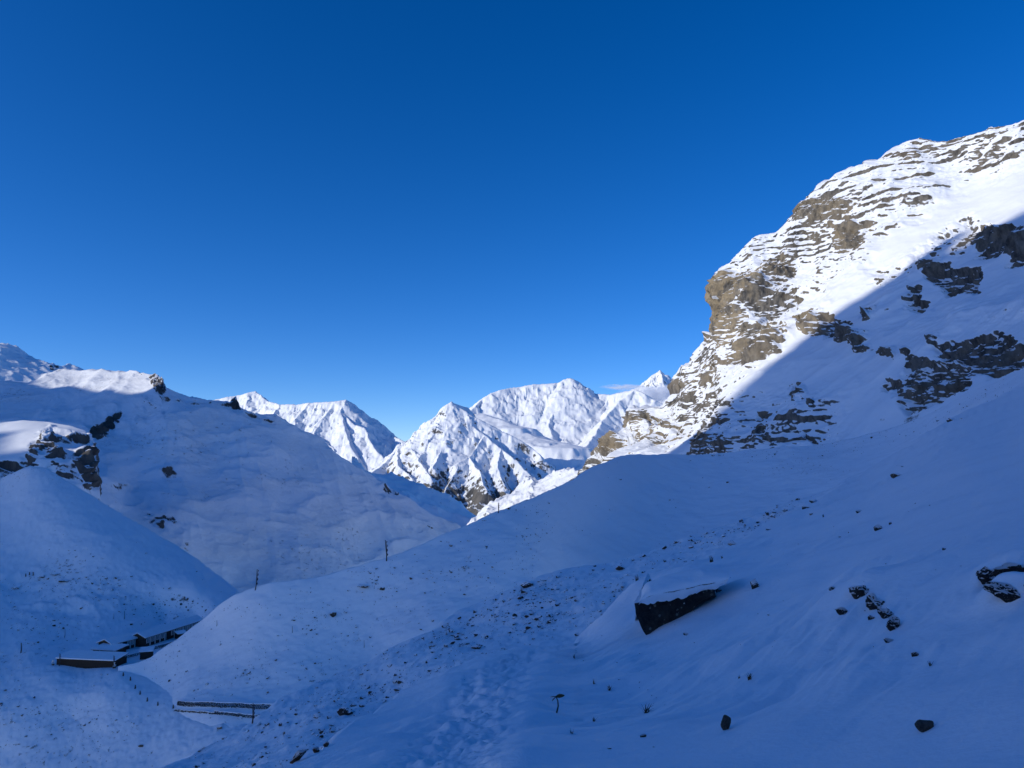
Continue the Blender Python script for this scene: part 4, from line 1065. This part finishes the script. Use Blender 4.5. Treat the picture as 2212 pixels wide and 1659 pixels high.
# ================================================================== LODGE
M_wall = flat_material('dark_stone_wall', (0.07, 0.055, 0.042, 1), 0.85, 0.5, 3.0)
M_wood = flat_material('dark_wood', (0.05, 0.035, 0.025, 1), 0.7, 0.5, 3.0)
M_white = flat_material('whitewashed_frame', (0.76, 0.74, 0.70, 1), 0.7, 0.2, 3.0)
M_glass = flat_material('dark_window_glass', (0.03, 0.035, 0.045, 1), 0.12, 0.2, 1.0, 0.6)
M_roofsnow = flat_material('roof_snow', (0.86, 0.88, 0.91, 1), 0.7, 0.06, 0.8)
M_pole = flat_material('weathered_pole', (0.06, 0.055, 0.05, 1), 0.8, 0.4, 4.0)
M_flag = flat_material('faded_flag_cloth', (0.08, 0.075, 0.11, 1), 0.9, 0.5, 3.0)
M_drystone = flat_material('dry_stone', (0.085, 0.075, 0.062, 1), 0.85, 0.6, 2.0)

def box(bm, a, b):
    vs = [bm.verts.new((x, y, z)) for x in (a[0], b[0]) for y in (a[1], b[1]) for z in (a[2], b[2])]
    for f in ((0, 1, 3, 2), (4, 6, 7, 5), (0, 4, 5, 1), (2, 3, 7, 6), (0, 2, 6, 4), (1, 5, 7, 3)): bm.faces.new([vs[i] for i in f])
def boxobj(name, a, b, mat, parent):
    bm = bmesh.new(); box(bm, a, b); return bm_object(name, bm, mat, parent)
def slab(name, pts, th, mat, parent):
    bm = bmesh.new()
    lo = [bm.verts.new(p) for p in pts]; hi = [bm.verts.new((p[0], p[1], p[2] + th)) for p in pts]
    bm.faces.new(lo[::-1]); bm.faces.new(hi)
    for i in range(4): bm.faces.new((lo[i], lo[(i + 1) % 4], hi[(i + 1) % 4], hi[i]))
    return bm_object(name, bm, mat, parent)

def building(name, label, cat, X, Y, rz, L, Dp, H, rise, nwin, wall_mat=None, door_at=None, gable=True, z=None, side_win=0, over=0.5):
    if z is None: z = ZT
    root = empty(name, (X, Y, z - 0.15), rz)
    bm = bmesh.new(); box(bm, (0, 0, -1.0), (L, Dp, H))
    if gable:                                   # raised triangular gables under a ridge roof
        for x in (0.0, L - 0.25):
            a = [bm.verts.new(p) for p in ((x, 0, H), (x, Dp, H), (x, Dp / 2, H + rise))]
            b = [bm.verts.new(p) for p in ((x + .25, 0, H), (x + .25, Dp, H), (x + .25, Dp / 2, H + rise))]
            bm.faces.new(a); bm.faces.new(b[::-1])
            for i in range(3): bm.faces.new((a[i], a[(i + 1) % 3], b[(i + 1) % 3], b[i]))
    bm_object('wall', bm, wall_mat or M_wall, root)
    o = over
    if gable:
        sl = rise / (Dp / 2)
        sides = [((-o, -o, H - o * sl + .01), (L + o, -o, H - o * sl + .01), (L + o, Dp / 2, H + rise + .01), (-o, Dp / 2, H + rise + .01)),
                 ((L + o, Dp + o, H - o * sl + .01), (-o, Dp + o, H - o * sl + .01), (-o, Dp / 2 + .004, H + rise + .01), (L + o, Dp / 2 + .004, H + rise + .01))]
    else:
        sl = rise / Dp
        sides = [((-o, -o, H - o * sl + .01), (L + o, -o, H - o * sl + .01), (L + o, Dp + o, H + rise + o * sl + .01), (-o, Dp + o, H + rise + o * sl + .01))]
    for sd in sides:
        r_ = slab('roof', sd, 0.14, M_wood, root)
        slab('snow_layer', [(p[0], p[1], p[2] + 0.144) for p in sd], 0.34, M_roofsnow, r_)
    if nwin:
        step = (L - 1.0) / nwin
        for i in range(nwin):
            x0 = 0.5 + i * step + step * 0.16; w = step * 0.5
            if door_at is not None and i == door_at:
                dr = boxobj('door', (x0, -0.09, 0.1), (x0 + 1.0, -0.004, H - 0.35), M_wood, root)
                boxobj('door_frame', (x0 - .14, -0.07, 0.1), (x0 - .004, -0.003, H - 0.3), M_white, dr)
                continue
            fr = bmesh.new()
            z0, z1 = H * 0.34, H - 0.32
            box(fr, (x0, -0.10, z0), (x0 + .30, -0.004, z1)); box(fr, (x0 + w - .30, -0.10, z0), (x0 + w, -0.004, z1))
            box(fr, (x0 + .304, -0.09, z1 - .12), (x0 + w - .304, -0.005, z1)); box(fr, (x0 + .304, -0.09, z0), (x0 + w - .304, -0.005, z0 + .1))
            box(fr, (x0 + w / 2 - .05, -0.08, z0 + .104), (x0 + w / 2 + .05, -0.006, z1 - .124))
            f = bm_object('window', fr, M_white, root)
            boxobj('pane', (x0 + .304, -0.03, z0 + .104), (x0 + w - .304, -0.008, z1 - .124), M_glass, f)
            boxobj('post', (x0 + w + step * 0.13, -0.14, 0.0), (x0 + w + step * 0.13 + .42, -0.004, H - 0.16), M_white, root)
    return tag(root, label, cat)

def on_terrace(x, y, z=ZT):
    return at(*flat(x, y, z))
def by_front(name, label, cat, xa, ya, xb, yb, Dp, H, rise, nwin, **kw):
    a, b = on_terrace(xa, ya), on_terrace(xb, yb)
    v = (b - a)[:2]
    return building(name, label, cat, a[0], a[1], math.atan2(v[1], v[0]), float(np.linalg.norm(v)), Dp, H, rise, nwin, **kw)
by_front('lodge_building', 'long lodge building with snow roof and a row of pale framed windows', 'building', 312, 1397, 436, 1356, 6.0, 3.4, 1.4, 12, door_at=4)
by_front('lodge_building', 'set back lodge wing with white posts joined to the long building', 'building', 240, 1410, 294, 1396, 6.5, 3.1, 1.3, 5, door_at=2)
by_front('lodge_annex', 'low snow roofed annex in front of the set back lodge wing', 'building', 200, 1416, 249, 1419, 5.5, 2.2, 0.6, 3, door_at=1, gable=False)
by_front('lodge_shed', 'wide low dark walled shed nearest to the viewer with flat snow roof', 'shed', 122, 1435, 247, 1440.5, 6.5, 2.0, 0.9, 0, gable=False, over=0.3, wall_mat=M_wood)
by_front('hut', 'small square hut in the lodge yard beside the spur', 'hut', 302, 1423, 329, 1421, 3.4, 2.3, 0.6, 0, gable=False, over=0.3)
by_front('hut', 'tiny far hut in the yard close to the long lodge wall', 'hut', 384, 1380, 403, 1377, 3.0, 1.8, 0.4, 0, gable=False, over=0.25)

def stone_wall(label, path, H, seed, stone=0.38, thick=0.55):
    W_ = np.array(path, float)
    pa, pb = W_[0].copy(), W_[-1].copy(); zs = np.convolve(np.pad(W_[:, 2], 1, 'edge'), [.25, .5, .25], 'valid') if len(W_) > 2 else W_[:, 2]
    pb[2] = pa[2]
    L_ = np.linalg.norm(pb - pa)
    u = (pb - pa) / L_; side = np.array([-u[1], u[0], 0]); side /= np.linalg.norm(side)
    tq = (W_ - pa) @ u
    def drape(x):
        x = np.asarray(x, float); sd = np.interp(x, tq, (W_ - pa) @ side)
        return sd[..., None] * side + np.stack([0 * x, 0 * x, np.interp(x, tq, zs - pa[2]) - 0.12], -1)
    root = empty('stone_wall', tuple(pa))
    r = random.Random(seed)
    rows = max(2, int(H / (stone * 0.6))); rh = H / rows
    me_list = [to_mesh(hull_stone(seed * 20 + i, 12, 0.8), 'stone', M_drystone) for i in range(6)]
    spots = []
    for k in range(rows):
        x = r.uniform(-.2, .1)
        while x < L_:
            w = stone * r.uniform(0.7, 1.6); spots.append((x + w / 2, w, k)); x += w * 0.92
    V, Fc, off = [], [], 0
    tv = [np.array([v.co[:] for v in m.vertices]) for m in me_list]; tf = [[list(p.vertices) for p in m.polygons] for m in me_list]
    for x, w, k in spots:
        i = r.randrange(6)
        v = tv[i] * np.array([w / 1.7, thick / 1.5, rh / 1.25])
        a = r.uniform(-.25, .25); c, s_ = math.cos(a), math.sin(a)
        lx, ly = v[:, 0] * c - v[:, 1] * s_, v[:, 0] * s_ + v[:, 1] * c
        q = lx[:, None] * u + (ly + r.uniform(-.08, .08))[:, None] * side + (u * x) + drape(x) + np.stack([0 * lx, 0 * lx, v[:, 2] + rh * (k + 0.4) + r.uniform(-.04, .04)], -1)
        V.append(q); Fc += [[j + off for j in f] for f in tf[i]]; off += len(v)
    so = raw_object('stones', np.concatenate(V), Fc, M_drystone, root); so['kind'] = 'stuff'
    if True:
        xs = np.linspace(0, L_, max(8, int(L_ * 3))); cs = np.array([(-.5, 0), (-.42, .12), (-.15, .22), (.2, .2), (.44, .1), (.5, 0)])
        G_ = (xs[:, None, None] * u) + drape(xs)[:, None, :] + cs[None, :, :1] * thick * 1.05 * side + np.stack([np.zeros((len(xs), 6)), np.zeros((len(xs), 6)), np.repeat(cs[None, :, 1], len(xs), 0) + H * 0.97], -1)
        G_[..., 2] += 0.14 * fbm(G_, 1.2, 2, 0.5, seed)
        cp = grid_object('snow_cap', G_, M_roofsnow); cp.parent = root
    return tag(root, label, 'wall')
def P2(x, y, *l):
    return locate(x, y, *l)[0]
def trace(pts, n=14):
    p = np.array(pts, float); t = np.linspace(0, 1, n); k = np.linspace(0, 1, len(p))
    return [P2(x, y, C, D) for x, y in zip(np.interp(t, k, p[:, 0]), np.interp(t, k, p[:, 1]))]
stone_wall('upper of two dark dry stone walls in the gully below the lodge', trace([(384, 1524), (480, 1528), (591, 1532)]), 1.5, 3)
stone_wall('thinner lower dry stone wall just below the upper one in the gully', trace([(376, 1536), (466, 1542)]), 0.6, 4)
stone_wall('stepped lower terrace wall ending at the pole on the rubble rim', trace([(464, 1542), (556, 1551)]), 1.0, 5)
stone_wall('low yard wall between the lodge and the spur, far one', [on_terrace(319, 1405), on_terrace(345, 1399), on_terrace(374, 1391)], 1.1, 6)
stone_wall('low yard wall behind the wide shed leading to the hut', [on_terrace(259, 1423), on_terrace(280, 1419), on_terrace(303, 1413)], 0.9, 7)

# whitewashed cairns at both ends of the shed
def cairn(X, Y, label, seed):
    root = empty('cairn', (X, Y, ZT - .2))
    r = random.Random(seed)
    for k in range(5):
        me = to_mesh(hull_stone(seed * 9 + k, 14, 0.7), 'stone', M_white if k else M_drystone)
        o = bpy.data.objects.new('stone', me); COL.objects.link(o); o.parent = root
        s_ = 0.95 - 0.15 * k
        o.location = (r.uniform(-.12, .12), r.uniform(-.12, .12), 0.25 + 0.38 * k); o.scale = (s_, s_, 0.42); o.rotation_euler = (0, 0, r.uniform(0, 6))
    tag(root, label, 'cairn')
cairn(*on_terrace(114, 1436)[:2], 'pale stone cairn at the left end of the wide shed', 3)
cairn(*on_terrace(247.5, 1442)[:2], 'pale stone cairn at the right end of the wide shed', 4)

# poles, fence posts
def pole(x, yb, h, label, layers, r0=1.0, flag=False, lean=0.0, group=None, pos=None, name='pole', cat='pole'):
    if pos is None: p, n, d = locate(x, yb, *layers)
    else: p = np.array(pos); d = float(project(p)[2])
    H = h * d / FOC; R_ = r0 * d / FOC * 0.5
    root = empty(name, tuple(p))
    bm = bmesh.new(); prev = None
    for t in (-0.08, 0.3, 0.65, 1.0):
        rr = R_ * (1.15 - 0.5 * max(t, 0)); c = Vector((lean * H * t + 0.02 * H * math.sin(t * 5), 0, H * t))
        ring = [bm.verts.new(c + Vector((math.cos(a) * rr, math.sin(a) * rr, 0))) for a in [i * math.pi / 3 for i in range(6)]]
        if prev:
            for k in range(6): bm.faces.new((prev[k], prev[(k + 1) % 6], ring[(k + 1) % 6], ring[k]))
        prev = ring
    bm.faces.new(prev)
    bm_object('shaft', bm, M_pole, root)
    if flag:
        bm = bmesh.new(); prev = None
        for k in range(13):
            t = 0.25 + 0.7 * k / 12
            w = H * 0.055 * (0.7 + 0.5 * math.sin(k * 1.7)) + R_
            c = Vector((lean * H * t, 0, H * t))
            row = [bm.verts.new(c + Vector((R_ + 0.01, 0.01, 0))), bm.verts.new(c + Vector((w * .6, 0.12 * w * math.sin(k), 0))), bm.verts.new(c + Vector((w, 0.2 * w * math.cos(k * 1.3), -0.01 * H)))]
            if prev:
                for i in range(2): bm.faces.new((prev[i], prev[i + 1], row[i + 1], row[i]))
            prev = row
        f_ = bm_object('flag', bm, M_flag, root)
        sol = f_.modifiers.new('cloth', 'SOLIDIFY'); sol.thickness = 0.012
    return tag(root, label, cat, group)
pole(836, 1212, 44, 'tallest prayer flag pole on the crest of the smooth spur', (C,), 2.4, True, -0.06)
pole(551, 1273, 44, 'prayer flag pole on the crest of the spur above the lodge', (C,), 2.0, True, 0.07)
pole(1076, 1108, 22, 'short pole on the crest of the smooth spur against the sunlit peaks', (C,), 1.8, True, 0.0)
pole(545, 1560, 42, 'pole with a knotted flag at the rim of the rubble near the walls', (B,), 3.0, True, 0.02)
pole(45, 1411, 21, 'thick pole standing left of the wide shed', (D,), 2.6)
pole(141, 1376, 18, 'thin pole on the snow behind the wide shed', (D,), 1.2)
pole(128, 1436, 25, 'flag pole at the left end of the wide shed', (D,), 1.8, True, pos=on_terrace(128, 1437))
pole(246, 1440, 25, 'flag pole at the right end of the wide shed', (D,), 2.2, True, pos=on_terrace(245, 1442))
pole(269, 1337, 17, 'right one of two thin poles on the snow uphill of the lodge', (D,), 1.2)
pole(244, 1337, 12, 'left one of two thin poles on the snow uphill of the lodge', (D,), 1.0)
pole(633, 1367, 14, 'thin left marker pole on the smooth spur above the walls', (C,), 1.0)
pole(786, 1400, 16, 'thin right marker pole on the smooth spur near the rubble', (C,), 1.0)
pole(470, 1352, 12, 'thin pole at the edge of the spur behind the lodge', (C,), 1.0)
pole(56, 1245, 6, 'left of three small dark posts on the knoll above the lodge', (D,), 2.4, name='post', cat='post')
pole(63, 1243, 6, 'middle of three small dark posts on the knoll above the lodge', (D,), 2.4, name='post', cat='post')
pole(71, 1242, 7, 'right of three small dark posts on the knoll above the lodge', (D,), 2.4, name='post', cat='post')
for (x, y), w_ in zip([(266, 1459), (281, 1471), (292, 1487), (303, 1501), (319, 1515), (341, 1525), (373, 1530)], ['fence post nearest to the lodge shed on the snowy path', 'second fence post from the lodge shed on the path', 'third fence post from the lodge shed on the path',
        'fourth fence post in the middle of the row down to the walls', 'fifth fence post from the lodge shed, where the path flattens', 'sixth fence post, last but one before the stone walls', 'fence post standing at the left end of the stone walls']):
    pole(x, y, 7.5, w_, (C, D), 3.2, name='fence_post', cat='post', group='fence posts along the lodge path')

# ================================================================== CLOUD by the distant peak
def cloud(x, y, d, w, h, dens, seed, label):
    c = at(x, y, d)
    W, H = w * d / FOC, h * d / FOC
    bm = bmesh.new()
    bmesh.ops.create_icosphere(bm, subdivisions=3, radius=1.0)
    N = Nodes('cloud_vapour')
    N.t.nodes.remove(N.bs)
    tc = N.new('ShaderNodeTexCoord')
    ln = N.new('ShaderNodeVectorMath', operation='LENGTH'); N.link(tc.outputs['Object'], ln.inputs[0])
    fall = N.ramp(N.math('SUBTRACT', 1.0, ln.outputs['Value']), (0.0, 0.75))
    mp = N.mapping(tc.outputs['Object'], (1.6, 1.2, 1.1)); nz = N.noise(1.3 + 0.1 * seed, 5, 0.6, mp)
    vol = N.new('ShaderNodeVolumePrincipled')
    vol.inputs['Color'].default_value = (0.92, 0.95, 1.0, 1)
    N.link(N.math('MULTIPLY', N.math('MULTIPLY', fall, N.ramp(nz, (0.40, 0.66))), dens), vol.inputs['Density'])
    N.link(vol.outputs[0], N.out.inputs['Volume'])
    o = bm_object('cloud', bm, N.m)
    o.location = c; o.scale = (W / 2, W / 3, H / 2)
    o['kind'] = 'stuff'; o['label'] = label
SC.cycles.volume_bounces = 4
cloud(1418, 851, 29000, 185, 46, 0.010, 1, 'grey white cloud bank wrapped round the foot of the small distant peak')
cloud(1345, 836, 29500, 110, 14, 0.007, 4, 'thin cloud wisp left of the small distant peak')
